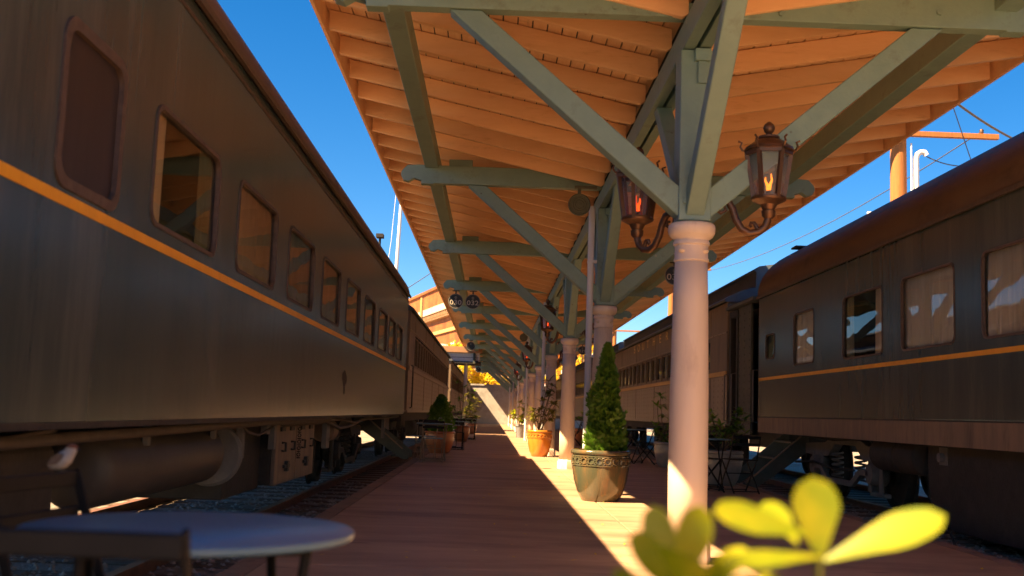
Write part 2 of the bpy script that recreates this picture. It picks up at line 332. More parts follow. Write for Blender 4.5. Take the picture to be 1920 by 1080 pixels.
# loose stones on the track beds (nobody could count them)
def stones():
    mb = MB(); rnd = random.Random(3)
    for i in range(5200):
        if i < 3600: x = rnd.uniform(-3.6, -1.6); y = 1.5 + 16*rnd.random()**1.6
        else: x = rnd.uniform(4.0, 5.6); y = rnd.uniform(7, 18)
        r = rnd.uniform(.012, .032); z = GZ + r*.3
        a = rnd.uniform(0, 6.3); vs = []
        for k in range(5):
            t = a + k*1.2566; q = r*rnd.uniform(.7, 1.2); vs.append((x+q*math.cos(t), y+q*math.sin(t), z+rnd.uniform(-.3,.3)*r))
        vs.append((x+rnd.uniform(-.3,.3)*r, y+rnd.uniform(-.3,.3)*r, z+r*rnd.uniform(.5,.9)))
        mb.add(vs, [(k, (k+1) % 5, 5) for k in range(5)])
    m = mat('ballast_stone', (.20,.17,.145), (.46,.40,.33), rough=.9, scale=14, c3=(.14,.075,.045), s3=2)
    tag(mb.build('loose_ballast', m), 'loose grey ballast stones along the track beds', 'ballast', kind='stuff')
stones()

def track(xc, label):
    t = thing('railway_track', (xc, 0, GZ), label, 'track', 'railway tracks beside the platform')
    for sx in (-.75, .75):
        x = xc+sx; r = MB()
        prof = [(-.065,0),(.065,0),(.065,.012),(.012,.03),(.012,.09),(.035,.1),(.035,.135),(-.035,.135),(-.035,.1),(-.012,.09),(-.012,.03),(-.065,.012)]
        r.prism([(a, b) for a, b in prof], lambda q: (x+q[0], -.85, GZ-.03+q[1]), lambda q: (x+q[0], 86, GZ-.03+q[1]))
        r.build('rail', M['rail'], t)
    for k in range(44):
        y = 3+k*.62; MB().box(xc-1.25, xc+1.25, y, y+.22, GZ-.14, GZ+.012).build('sleeper', M['sleeper'], t, bevel=.01)
track(-3.10, 'rusty railway track with sunlit gravel under the large left coach')
track(6.15, 'rusty railway track in shade under the right hand coaches')

# ------------------------------------------------------------------ coaches
def rrect(y0, y1, z0, z1, r, n=5):
    pts = []
    for cy, cz, a0 in ((y1-r, z1-r, 0), (y0+r, z1-r, 90), (y0+r, z0+r, 180), (y1-r, z0+r, 270)):
        for k in range(n+1):
            a = R(a0 + 90*k/n); pts.append((cy+r*math.cos(a), cz+r*math.sin(a)))
    return pts
def ring(mb, outer, inner, xo, xi):   # frame between two loops, outer face at xo, going back to xi
    n = len(outer); vs = [(xo, *p) for p in outer] + [(xo, *p) for p in inner] + [(xi, *p) for p in inner] + [(xi, *p) for p in outer]
    fs = []
    for i in range(n):
        j = (i+1) % n
        for a, b in ((0, 1), (1, 2), (2, 3), (3, 0)): fs.append((a*n+i, a*n+j, b*n+j, b*n+i))
    mb.add(vs, fs)
def wall_grid(mb, x, y0, y1, z0, z1, holes):
    ys = sorted({y0, y1, *[h[0] for h in holes], *[h[1] for h in holes]}); zs = sorted({z0, z1, *[h[2] for h in holes], *[h[3] for h in holes]})
    # split long runs so that big panels stay light
    for i in range(len(ys)-1):
        for j in range(len(zs)-1):
            ya, yb, za, zb = ys[i], ys[i+1], zs[j], zs[j+1]
            cy, cz = (ya+yb)/2, (za+zb)/2
            if any(h[0] < cy < h[1] and h[2] < cz < h[3] for h in holes): continue
            mb.quad((x, ya, za), (x, yb, za), (x, yb, zb), (x, ya, zb))
def curtain(x, s, y0, y1, z0, z1, amp=.02):
    mb = MB(); n = max(8, int((y1-y0)*40)); vs = []; ph = random.random()*6
    for i in range(n+1):
        y = y0+(y1-y0)*i/n; dx = amp*math.sin(ph+y*52)+amp*.5*math.sin(y*23+ph)
        vs += [(x+s*dx, y, z0), (x+s*dx*.5, y, z1)]
    mb.add(vs, [(2*i, 2*i+2, 2*i+3, 2*i+1) for i in range(n)]); return mb

def coach_window(t, s, xs, y0, y1, z0, z1, rad=.09, curt='full', frame='frame_brown', smallr=False):
    """s = +1 when the car body lies on the +x side of its platform face"""
    fr = MB(); wd = .022
    ring(fr, rrect(y0-wd, y1+wd, z0-wd, z1+wd, rad+wd*.9), rrect(y0+.002, y1-.002, z0+.002, z1-.002, rad), xs-s*.008, xs+s*.03)
    f = fr.build('window', M[frame], t, smooth=30)
    ya_, yb_ = (y0-.01, y1+.01) if s < 0 else (y1+.01, y0-.01)   # the pane's face looks out of the car
    MB().quad((xs+s*.02, ya_, z0-.01), (xs+s*.02, yb_, z0-.01), (xs+s*.02, yb_, z1+.01), (xs+s*.02, ya_, z1+.01)).build('pane', M['glass' if s < 0 else 'glass_clear'], f)
    if curt == 'full': curtain(xs+s*.058, s, y0-.08, y1+.08, z0-.1, z1+.1, .03).build('curtain', M['curtain' if s < 0 else 'curtain_pale'], f, smooth=True)
    elif curt == 'sides':
        c = curtain(xs+s*.058, s, y0-.08, y0+.34, z0-.1, z1+.1); c2 = curtain(xs+s*.058, s, y1-.30, y1+.08, z0-.1, z1+.1)
        c.build('curtain', M['curtain'], f, smooth=True); c2.build('curtain', M['curtain_green'], f, smooth=True)
    return f

def hull(t, s, xs, y0, y1, zb, ze, h, wins, wall_m, roof_m, a=1.5):
    W = 2*a
    b = MB(); wall_grid(b, xs, y0, y1, zb, ze, wins)
    xf = xs+s*W
    zf = zb+.28
    b.quad((xf, y0, zf), (xf, y1, zf), (xf, y1, ze), (xf, y0, ze))
    b.quad((xs, y0, zb), (xf, y0, zf), (xf, y0, ze), (xs, y0, ze)); b.quad((xs, y1, zb), (xf, y1, zf), (xf, y1, ze), (xs, y1, ze))
    b.quad((xs, y0, zb), (xs, y1, zb), (xf, y1, zf), (xf, y0, zf))
    body = b.build('body', wall_m, t)
    n = 26; vs = []; 
    xr = xs - s*.02
    for k in range(n+1):
        tt = math.pi*k/n
        x = xr + s*(a+.02)*(1-math.cos(tt)); z = ze + .012 + h*max(0, math.sin(tt))**.92
        vs += [(x, y0-.05, z), (x, y1+.05, z)]
    r = MB(); r.add(vs, [(2*k, 2*k+1, 2*k+3, 2*k+2) for k in range(n)])
    r.add([vs[2*k] for k in range(n+1)], [tuple(range(n+1))]); r.add([vs[2*k+1] for k in range(n+1)], [tuple(range(n, -1, -1))])
    r.build('roof', roof_m, t, smooth=40)
    gt = MB(); gt.box(min(xr, xr-s*.03), max(xr, xr-s*.03), y0-.05, y1+.05, ze-.012, ze+.03); gt.build('gutter', M['frame_brown'], t)
    return body

def wheel_truck(t, s, xs, yc, wb=2.5, frame_x=.55, name='truck', m='truck'):
    """side frame, equaliser, springs and four visible wheels"""
    x = xs+s*frame_x; zA = GZ+.11+.45
    f = MB()
    f.prism([(-1.9,.62),(-1.9,.78),(-.9,.82),(-.45,.95),(.45,.95),(.9,.82),(1.9,.78),(1.9,.62),(1.35,.60),(.75,.62),(.45,.80),(-.45,.80),(-.75,.62),(-1.35,.60)],
            lambda q: (x-.07, yc+q[0], q[1]-.12), lambda q: (x+.07, yc+q[0], q[1]-.12))
    for d in (-wb/2, wb/2):
        f.box(x-.075, x-.045 if s > 0 else x+.09, yc+d-.26, yc+d-.14, zA-.25, zA+.2) if s > 0 else f.box(x+.045, x+.09, yc+d-.26, yc+d-.14, zA-.25, zA+.2)
        f.box(x-.08, x+.08, yc+d+.14, yc+d+.26, zA-.25, zA+.2)
        f.beam((x, yc+d-.26, zA-.27), (x, yc+d+.26, zA-.27), .1, .06)
    f.prism([(-wb/2,.30),(-wb/2+.35,.30),(-.55,.12),(.55,.12),(wb/2-.35,.30),(wb/2,.30),(wb/2,.38),(wb/2-.4,.38),(-.5+1,.20),(-.5,.20),(-wb/2+.4,.38),(-wb/2,.38)],
            lambda q: (x-s*.13-.03, yc+q[0], q[1]), lambda q: (x-s*.13+.03, yc+q[0], q[1]))
    tr = f.build(name, M[m], t, bevel=.012)
    sp = MB()
    for d in (-.5, .5):
        pts = [(x+.075*math.cos(k*.7), yc+d+.075*math.sin(k*.7), .2+.36*k/44) for k in range(45)]
        sp.tube(pts, .018, 6)
    sp.build('coil_spring', M[m], tr, smooth=True)
    for d in (-wb/2, wb/2):
        bx = MB(); bx.lathe([(0,-.16),(.13,-.16),(.16,-.1),(.16,.06),(.1,.1),(0,.1)], (0,0,0), 14)
        bx.v = [(x - s*vz, yc+d+vx, zA+vy) for vx, vy, vz in [(a_, b_, -c_) for a_, b_, c_ in bx.v]]
        bx.build('axle_box', M[m], tr, smooth=40)
        for xx in (xs+s*.75, xs+s*2.25):
            wh = MB(); wh.lathe([(0,-.07),(.14,-.09),(.15,-.03),(.36,-.02),(.38,-.06),(.45,-.06),(.455,.04),(.49,.05),(.49,.075),(0,.075)], (0,0,0), 30)
            wh.v = [(xx + s*vz, yc+d+vx, zA+vy) for vx, vy, vz in wh.v]
            wh.build('wheel', M['under'], tr, smooth=35)
    return tr

# --- large near coach on the left
XL = -1.8
tL = thing('passenger_coach', (XL-1.5, 9, GZ), 'large dark coach filling the left side with orange stripe and rounded windows', 'train coach', 'coaches standing along the platform')
wl_ = [(5.47+1.845*k, 5.47+1.845*k+1.28, 1.905, 2.515) for k in range(7)] + [(18.2,19.38,1.905,2.515), (19.72,20.85,1.905,2.515)]
pan = (4.27, 4.95, 1.865, 2.53)
hull(tL, -1, XL, -.5, 21.98, .875, 3.27, .74, wl_+[pan], M['coach'], M['coach_roof'])
for i, wn_ in enumerate(wl_): coach_window(tL, -1, XL, *wn_, curt='sides' if i == 0 else 'full')
bp_ = MB(); ring(bp_, rrect(pan[0]-.03, pan[1]+.03, pan[2]-.03, pan[3]+.03, .11), rrect(pan[0]+.02, pan[1]-.02, pan[2]+.02, pan[3]-.02, .08), XL+.010, XL-.022)
bf = bp_.build('blanked_window', M['frame_brown'], tL, smooth=30, label='window frame filled with a plain maroon steel plate')
MB().quad((XL-.014, pan[0]-.01, pan[2]-.01), (XL-.014, pan[1]+.01, pan[2]-.01), (XL-.014, pan[1]+.01, pan[3]+.01), (XL-.014, pan[0]-.01, pan[3]+.01)).build('blank_plate', M['panel'], bf)
st = MB(); st.box(XL, XL+.004, -.5, 21.98, 1.765, 1.815); st.build('stripe', M['stripe'], tL)
MB().box(XL-.25, XL+.006, -.5, 21.98, .845, .874).build('side_sill', M['under'], tL)
lb = MB(); lb.box(XL, XL+.008, -.5, 21.98, 3.17, 3.19); lb.build('letterboard_seam', M['frame_brown'], tL)
# bare scar where an emblem was removed
sc_ = MB()
for (dy, dz, wy, hz) in ((0,0,.10,.20),(-.12,.02,.07,.10),(.12,-.01,.07,.12),(.02,-.14,.05,.10)):
    sc_.prism(rrect(13.0+dy-wy, 13.0+dy+wy, 1.32+dz-hz/2, 1.32+dz+hz/2, min(wy, hz/2)*.95, 4), lambda q: (XL, *q), lambda q: (XL+.003+.0007*dy*10, *q))
sc_.build('paint_scar', M['under'], tL)
# underframe
tk = MB(); tk.lathe([(0,0),(.12,.0),(.19,.03),(.225,.08),(.225,2.45),(.19,2.5),(.12,2.53),(0,2.53)], (-2.30, 6.0, .575), 36, 'y')
tko = tk.build('air_tank', M['tank'], tL, smooth=35)
for y in (6.62, 8.2):
    s_ = MB(); s_.box(-2.13, -2.09, y, y+.05, .70, .87); s_.build('tank_hanger', M['truck'], tko, bevel=.006)
d_ = MB(); d_.lathe([(0,0),(.24,.0),(.262,.02),(.262,.06),(.24,.08),(0,.08)], (-2.28, 8.80, .56), 32, 'y'); d_.build('end_disc', M['truck'], tko, smooth=35)
MB().prism(rrect(-2.75, -2.12, .30, .78, .1, 4), lambda q: (q[0], 3.6, q[1]), lambda q: (q[0], 5.3, q[1])).build('battery_box', M['under'], tL)
MB().box(-3.0, -2.22, 9.05, 10.45, .17, .82).build('equipment_box', M['under'], tL, bevel=.015)
cab = MB().box(-2.9, -2.12, 10.46, 12.75, .2, .81).build('cabinet', M['under'], tL, bevel=.012)
for k, (ya, yb) in enumerate(((10.49, 11.56), (11.6, 12.72))):
    dd = MB().box(-2.119, -2.08, ya, yb, .19, .80).build('cabinet_door', M['box_door'], cab, bevel=.008)
    hd = MB()
    for yy in (ya+.28, yb-.3):
        hd.box(-2.079, -2.06, yy-.10, yy+.10, .715, .755); hd.tube([(-2.075, yy, .60), (-2.035, yy, .60), (-2.035, yy, .52), (-2.075, yy, .52)], .012, 6)
    hd.box(-2.079, -2.055, (ya+yb)/2-.14, (ya+yb)/2+.14, .345, .375); hd.box(-2.079, -2.045, (ya+yb)/2-.05, (ya+yb)/2+.05, .31, .41)
    hd.build('latch', M['black'], dd)
ch = MB()
for k in range(11): ch.lathe([(.013,-.006),(.022,-.002),(.022,.002),(.013,.006)], (-2.05, 11.58, .76-.034*k), 8, 'y' if k % 2 else 'z', False)
ch.build('chain', M['black'], cab, smooth=True)
wheel_truck(tL, -1, XL, 17.0, 2.5, .55, m='under'); wheel_truck(tL, -1, XL, 2.0, 2.5, .75, m='under')
pp = MB()
pp.tube([(-1.95,-.4,.80),(-1.95,3.0,.80),(-1.97,4.4,.785),(-1.95,9,.82),(-1.95,14.2,.825)], .03, 8)
pp.tube([(-2.0,10.4,.79),(-2.0,12.4,.79),(-2.02,13.2,.80),(-2.0,14.2,.70),(-1.98,14.8,.71),(-1.96,17.5,.84)], .026, 8)
pp.tube([(-2.0,8.6,.83),(-2.0,8.9,.74),(-2.0,9.3,.71),(-2.0,9.8,.76),(-2.0,10.2,.83)], .012, 6)
pp.tube([(-1.97,2.6,.83),(-1.95,3.9,.77),(-1.97,4.9,.83)], .014, 6)
pp.tube([(-1.93,13.0,.84),(-1.93,15.4,.76),(-1.93,16.0,.80),(-1.93,19.4,.80),(-1.9,21.9,.82)], .018, 6)
pp.build('brake_pipe', M['pipe'], tL, smooth=True)
hg = MB()
for (y, z0, z1, wd_) in ((9.0,.52,.86,.05),(9.95,.70,.86,.09),(10.3,.55,.84,.06),(13.55,.45,.80,.16),(20.8,.4,.84,.07)): hg.box(-2.12, -2.06, y, y+wd_*1.6, z0, z1)
hg.build('hanger_bracket', M['truck'], tL, bevel=.006)
cy_ = MB(); cy_.lathe([(0,0),(.13,0),(.15,.02),(.15,.44),(.1,.5),(0,.5)], (-2.2, 14.1, .66), 24, 'y'); cy_.build('brake_cylinder', M['box_door'], tL, smooth=35)
rf = MB(); rf.cyl((-2.0, 17.9, 3.60), (-2.0, 17.9, 3.84), .02); rf.box(-2.06, -1.94, 17.8, 17.99, 3.84, 3.9); rf.build('roof_fitting', M['black'], tL)

MB().box(-3.75, -2.85, -.3, 21.9, .42, .845).build('center_sill', M['under'], tL)
MB().box(-2.8, -2.2, .2, 3.4, .25, .84).build('equipment_box', M['under'], tL, bevel=.02)
# --- large near coach on the right
XR = 4.65
tR = thing('passenger_coach', (XR+1.5, 6, GZ), 'dark smooth sided coach on the right with yellow stripe and curtained windows', 'train coach', 'coaches standing along the platform')
wr_ = [(6.6,8.02,1.845,2.645), (8.62,10.05,1.845,2.645), (10.69,12.08,1.845,2.645), (12.70,14.13,1.845,2.645), (15.45,16.47,1.865,2.635), (17.62,18.17,2.04,2.43)]
hull(tR, 1, XR, -4, 18.66, 1.06, 3.13, 1.0, wr_, M['coach'], M['coach_roof'])
for i, wn_ in enumerate(wr_): coach_window(tR, 1, XR, *wn_, rad=.08, curt={3: 'sides', 4: 'full', 5: 'none'}.get(i, 'full'))
MB().box(XR-.004, XR, -4, 18.66, 1.675, 1.725).build('stripe', M['stripe'], tR)
MB().box(XR-.006, XR+.2, -4, 18.66, .79, 1.04).build('skirt', M['box_door'], tR)
MB().box(XR+.01, XR+.2, -4, 18.66, 1.04, 1.06).build('skirt_seam', M['black'], tR)
MB().box(XR+.3, XR+3, -4, 18.6, .86, 1.03).build('underframe', M['under'], tR)
wheel_truck(tR, 1, XR, 15.4, 2.5, .5)
dr = MB(); dr.lathe([(0,0),(.16,0),(.215,.03),(.215,.62),(.225,.63),(.225,.69),(.215,.70),(.215,1.4),(.16,1.45),(0,1.45)], (5.0, 12.15, .63), 32, 'y'); dr.build('air_tank', M['under'], tR, smooth=35)
bb = MB(); bb.prism([(7.0,.80),(7.0,-.1),(11.2,-.1),(11.5,-.05),(11.72,.08),(11.84,.28),(11.88,.55),(11.88,.80)], lambda q: (4.85, *q), lambda q: (7.2, *q)); bb.build('water_tank', M['under'], tR, bevel=.02)
pr = MB(); pr.tube([(4.8,8,.80),(4.8,12,.79),(4.82,13.5,.81),(4.8,15,.76),(4.8,18,.82)], .022, 8); pr.tube([(4.9,11.95,.7),(4.9,11.98,.2),(4.88,11.4,-.1),(4.6,10.6,-.19),(4.3,9.7,-.2)], .014, 6)
pr.tube([(4.95,17.4,.35),(4.95,16.4,.40),(4.95,15.6,.34),(4.95,14.6,.36)], .018, 6); pr.build('hose', M['under'], tR, smooth=True)
pb = MB(); pb.box(4.84, 4.86, 11.35, 11.55, .58, .78); pb.cyl((4.85, 11.45, .66), (4.79, 11.45, .66), .05); pb.build('valve_plate', M['truck'], tR)
ve = MB(); ve.box(XR+.35, XR+.55, 17.6, 17.9, 3.9, 3.93); ve.tube([(XR+.30,17.3,3.70),(XR+.22,17.0,3.62),(XR+.16,16.7,3.52)], .02, 6); ve.build('roof_fitting', M['black'], tR)
for y in (11.3, ):
    v_ = MB(); v_.cyl((XR+1.0, 15.9, 3.95), (XR+1.0, 15.9, 4.2), .05); v_.build('roof_vent', M['white'], tR)

# --- older riveted coaches with rows of narrow windows
def old_coach(s, xs, y0, y1, label, n, zsill, ztop, zb, ze, letters=False, detail=True):
    t = thing('passenger_coach', (xs+s*1.5, (y0+y1)/2, GZ), label, 'train coach', 'coaches standing along the platform')
    ys = y0+1.6; pitch = (y1-y0-2.6)/n
    wins = [(ys+k*pitch+.06, ys+(k+1)*pitch-.06, zsill, ztop) for k in range(n)]
    b = MB(); wall_grid(b, xs, y0, y1, zsill-.14, ze, wins)
    W = 3.0; xf = xs+s*W
    b.quad((xf,y0,zb),(xf,y1,zb),(xf,y1,ze),(xf,y0,ze)); b.quad((xs,y0,zb),(xf,y0,zb),(xf,y0,ze),(xs,y0,ze)); b.quad((xs,y1,zb),(xf,y1,zb),(xf,y1,ze),(xs,y1,ze))
    b.quad((xs+s*.02,y0,zb),(xs+s*.02,y1,zb),(xf,y1,zb),(xf,y0,zb))
    b.build('body', M['coach_old'], t)
    x1, x2 = xs, xs+s*.02
    MB().quad((x1, y0, zb), (x1, y1, zb), (x1, y1, zsill-.14), (x1, y0, zsill-.14)).build('riveted_side', M['coach_rivet'], t)
    xa, xb = sorted((xs-s*.03, xs)); 
    MB().box(xa, xb, y0, y1, zsill-.12, zsill-.03).build('belt_rail', M['gold'] if s > 0 else M['coach_rivet'], t)
    xa, xb = sorted((xs-s*.02, xs))
    MB().box(xa, xb, y0, y1, ztop+.03, ztop+.055).build('letterboard_strip', M['coach_rivet'], t)
    sm = MB(); yy = y0+1.6
    while yy < y1-.5:
        xa, xb = sorted((xs-s*.008, xs)); sm.box(xa, xb, yy-.02, yy+.02, zb, zsill-.125); sm.box(xa, xb, yy-.015, yy+.015, ztop+.06, ze); yy += pitch*4
    sm.build('seam_strip', M['coach_old'], t)
    xa, xb = sorted((xs-s*.02, xs+s*.05)); MB().box(xa, xb, y0, y1, zb-.05, zb-.001).build('side_sill', M['coach_rivet'], t)
    for (ya, yb, za, zb_) in wins:
        f = MB(); ring(f, [(ya-.005,za-.005),(yb+.005,za-.005),(yb+.005,zb_+.005),(ya-.005,zb_+.005)], [(ya+.05,za+.07),(yb-.05,za+.07),(yb-.05,zb_-.03),(ya+.05,zb_-.03)], xs+s*.05, xs+s*.09)
        fo = f.build('window', M['coach_old'], t)
        p0, p1 = (ya, yb) if s < 0 else (yb, ya)
        MB().quad((xs+s*.08, p0, za), (xs+s*.08, p1, za), (xs+s*.08, p1, zb_), (xs+s*.08, p0, zb_)).build('pane', M['pane_dark'] if random.random() < .85 else M['glass_clear'], fo)
    # clerestory roof: lower curved deck then raised monitor
    prof = [(-.06,0),(-.07,.05),(.05,.13),(.28,.24),(.55,.31),(.56,.62),(.50,.66),(.62,.74),(1.0,.80),(1.5,.82)]
    full = prof + [(3.0-a, b) for a, b in prof[-2::-1]]
    vs = []
    for a, bz in full: vs += [(xs+s*a, y0-.06, ze+bz), (xs+s*a, y1+.06, ze+bz)]
    r = MB(); m = len(full); r.add(vs, [(2*k, 2*k+1, 2*k+3, 2*k+2) for k in range(m-1)]); r.add([vs[2*k] for k in range(m)], [tuple(range(m))]); r.add([vs[2*k+1] for k in range(m)], [tuple(range(m-1,-1,-1))])
    r.build('roof', M['coach_old_roof'], t, smooth=35)
    MB().box(min(xs+s*.12, xf-s*.1), max(xs+s*.12, xf-s*.1), y0+.2, y1-.2, zb-.25, zb-.052).build('underframe', M['under'], t)
    if detail:
        wheel_truck(t, s, xs, y0+3.2, 2.4, .5, m='under'); wheel_truck(t, s, xs, y1-3.2, 2.4, .5, m='under')
        c = MB(); c.lathe([(0,0),(.2,0),(.22,.03),(.22,1.5),(.2,1.53),(0,1.53)], (xs+s*.5, y0+6.4, zb-.48), 24, 'y'); c.build('air_tank', M['under'], t, smooth=35)
        MB().box(min(xs+s*.3, xs+s*1.0), max(xs+s*.3, xs+s*1.0), y0+9, y0+11.4, zb-.75, zb-.255).build('equipment_box', M['under'], t, bevel=.015)
    if letters:
        for chx, yy in zip('SOUTHERN', (35.2,34.2,33.2,32.2,30.95,29.8,28.65,27.45)):
            cu = bpy.data.curves.new('letter', 'FONT'); cu.body = chx; cu.size = .33; cu.align_x = 'CENTER'; cu.extrude = .003
            tmp = bpy.data.objects.new('letter', cu); col.objects.link(tmp)
            bpy.context.view_layer.update(); dg = bpy.context.evaluated_depsgraph_get(); me = bpy.data.meshes.new_from_object(tmp.evaluated_get(dg)); bpy.data.objects.remove(tmp)
            mb = MB(); mb.add([(xs-s*.003-s*v.co.z, yy-v.co.x*2.1, 3.06+v.co.y) for v in me.vertices], [tuple(p_.vertices) for p_ in me.polygons])
            mb.build('letter', M['gold_leaf'], t)
    return t
def gangway(t, s, xs, ya, yb, zt):
    """dark vestibule connection with doorway posts and handrails, part of the old coach"""
    xa, xb = sorted((xs+s*.45, xs+s*2.6)); MB().box(xa, xb, ya, yb, .5, zt).build('diaphragm', M['black'], t)
old2L = old_coach(-1, -1.85, 23.3, 44.6, 'older riveted coach with a row of narrow windows behind the large left coach', 19, 1.95, 2.68, .95, 3.12)
gangway(old2L, -1, -1.75, 22.04, 23.22, 3.85)
h_ = MB(); h_.tube([(-1.78,23.25,1.0),(-1.74,23.25,1.02),(-1.74,23.25,1.9),(-1.78,23.25,1.92)], .014, 6); h_.build('grab_rail', M['black'], old2L, smooth=True)
old3L = old_coach(-1, -1.85, 46.6, 87.4, 'farthest left coach partly hidden by the white porch post', 30, 1.95, 2.68, .95, 3.12, detail=False)
old2R = old_coach(1, 4.65, 21.2, 42.6, 'older riveted coach lettered along the roof line behind the potted conifer', 19, 1.98, 2.68, .90, 3.33, letters=True)
old3R = old_coach(1, 4.65, 44.6, 84, 'far right riveted coach seen between the columns with yellow light on its letterboard', 32, 1.98, 2.68, .90, 3.33, detail=False)
gangway(old2R, 1, 4.65, 18.72, 21.18, 3.3)
pl = MB(); pl.box(4.70, 4.74, 19.46, 20.42, .72, 3.12)
rv = MB()
for yy in (19.55, 19.95, 20.33):
    for k in range(18): rv.lathe([(0,-.012),(.014,-.008),(.02,0)], (0,0,0), 6); rv.v[-18:] = [(4.70+z, yy+x, .8+k*.128+y) for x, y, z in rv.v[-18:]]
pl.add(rv.v, rv.f); pl.build('vestibule_plate', M['stair'], old2R)
dp = MB(); dp.box(4.68, 4.80, 20.44, 20.56, .72, 3.1); dp.box(4.68, 4.80, 21.02, 21.16, .72, 3.1); dp.box(4.68, 4.80, 20.57, 21.01, 2.98, 3.1); dp.build('door_frame', M['black'], old2R)
MB().box(5.0, 5.04, 20.57, 21.01, .72, 2.97).build('vestibule_door', M['panel'], old2R)
ho = MB(); ho.box(4.60, 6.0, 18.9, 21.14, 3.14, 3.2); ho.build('hood', M['coach_old_roof'], old2R)
hr = MB()
for yy in (18.78, 20.5, 21.1): hr.tube([(4.66,yy,.95),(4.58,yy,.97),(4.58,yy,1.86),(4.66,yy,1.88)], .014, 6)
hr.build('grab_rail', M['truck'], old2R, smooth=True)

# boarding steps
def steps(x_top, x_bot, y0, y1, ztop, zbot, label, n=4):
    t = thing('boarding_steps', ((x_top+x_bot)/2, (y0+y1)/2, zbot), label, 'steps', 'boarding steps beside the coaches')
    dx = x_bot-x_top; L_ = .14
    for y in (y0, y1):
        m = MB(); m.prism([(x_top, ztop), (x_top, ztop-.34), (x_bot-.0*dx, zbot), (x_bot+.12*(1 if dx > 0 else -1), zbot), (x_bot+.12*(1 if dx > 0 else -1), zbot+.12)],
                lambda q: (q[0], y, q[1]), lambda q: (q[0], y+.04, q[1])); m.build('stringer', M['stair'], t)
    for k in range(n):
        f = (k+.6)/n; x = x_top+dx*f; z = ztop+(zbot-ztop)*f-.06
        MB().box(x-.13, x+.13, y0+.041, y1-.001, z, z+.03).build('tread', M['stair'], t)
    m = MB(); 
    m.tube([(x_top, y0-.03, ztop+.02), (x_bot, y0-.03, zbot+.2)], .016, 6); m.build('rail_bar', M['tan_metal'], t)
    return t
steps(-2.7, -1.72, 21.2, 22.2, .98, 0, 'dark boarding steps at the end of the large left coach')
steps(5.15, 4.12, 17.35, 18.5, .86, -.22, 'grey green boarding steps under the near end of the right coach')

# ------------------------------------------------------------------ canopy
XC, S, Y1c = 1.38, 6.0, 7.5
NCOL = 14
cols = [Y1c+S*(k-1) for k in range(1, NCOL)]
XEL, XER = -1.66, 4.86
ZV = 3.82; SL = .205; SR = .18
def zl(x): return ZV+SL*(XC-x)
def zr(x): return ZV+SR*(x-XC)
can = thing('platform_canopy', (XC, 0, 0), 'long butterfly platform canopy with cream columns, green beams and orange rafters', 'canopy')
CY0, CY1 = 4.35, 87.5
RD = .185
# rafters
def rafter_mb(y, side):
    mb = MB()
    if side < 0: a, b = (XC-.06, zl(XC-.06)), (XEL+.03, zl(XEL+.03))
    else: a, b = (XC+.06, zr(XC+.06)), (XER-.03, zr(XER-.03))
    c = .06 if side < 0 else -.06
    poly = [(a[0]-c*.2, a[1]+.03), (a[0]-c*.9, a[1]+.004), b, (b[0], b[1]+RD), (a[0]-c*.2, a[1]+RD)]
    mb.prism(poly, lambda q: (q[0], y-.028, q[1]), lambda q: (q[0], y+.028, q[1])); return mb
ry = [4.5+.72*k for k in range(int((CY1-1.8)/.72))]
rs = {-1: MB(), 1: MB()}
for i, y in enumerate(ry):
    jy = random.uniform(-.03, .03)
    for side in (-1, 1):
        mb = rafter_mb(y+jy, side)
        if 3 <= i < 53: mb.build('rafter', M['rafter'], can, bevel=.006)
        else: rs[side].add(mb.v, mb.f)
both = MB(); both.add(rs[-1].v, rs[-1].f); both.add(rs[1].v, rs[1].f)
tag(both.build('rafter', M['rafter'], can), 'the far rafters merging in the distance', kind='stuff')
# decking boards with open joints, tarred sheet above
def deck(side):
    mb = MB(); n = 24; w_ = (abs((XEL if side < 0 else XER)-XC)-.02)/n
    rnd = random.Random(5)
    for k in range(n):
        xa = XC+side*(.02+k*w_+.006); xb = XC+side*(.02+(k+1)*w_-.006)
        f = zl if side < 0 else zr
        y = CY0
        while y < CY1:
            y2 = min(CY1, y+rnd.uniform(3.2, 5.2)); dz = rnd.uniform(0, .004)
            za, zb_ = f(xa)+RD+.004+dz, f(xb)+RD+.004+dz
            mb.add([(xa,y,za),(xb,y,zb_),(xb,y2-.003,zb_),(xa,y2-.003,za),(xa,y,za+.022),(xb,y,zb_+.022),(xb,y2-.003,zb_+.022),(xa,y2-.003,za+.022)],
                   [(0,3,2,1),(4,5,6,7),(0,1,5,4),(1,2,6,5),(2,3,7,6),(3,0,4,7)]); y = y2
    mb.build('roof_boards', M['deck'], can)
    f = zl if side < 0 else zr; xe = (XEL if side < 0 else XER)+side*.05
    t_ = MB(); t_.add([(XC,CY0,f(XC)+RD+.04),(xe,CY0,f(xe)+RD+.04),(xe,CY1,f(xe)+RD+.04),(XC,CY1,f(XC)+RD+.04),(XC,CY0,f(XC)+RD+.07),(xe,CY0,f(xe)+RD+.07),(xe,CY1,f(xe)+RD+.07),(XC,CY1,f(XC)+RD+.07)],
           [(0,3,2,1),(4,5,6,7),(0,1,5,4),(1,2,6,5),(2,3,7,6),(3,0,4,7)])
    t_.build('roofing', M['tar'], can)
    xf = XEL if side < 0 else XER; fz = f(xf)
    MB().box(*sorted((xf, xf+side*.03)), CY0, CY1, fz-.02, fz+RD+.05).build('fascia', M['rafter'], can)
deck(-1); deck(1)
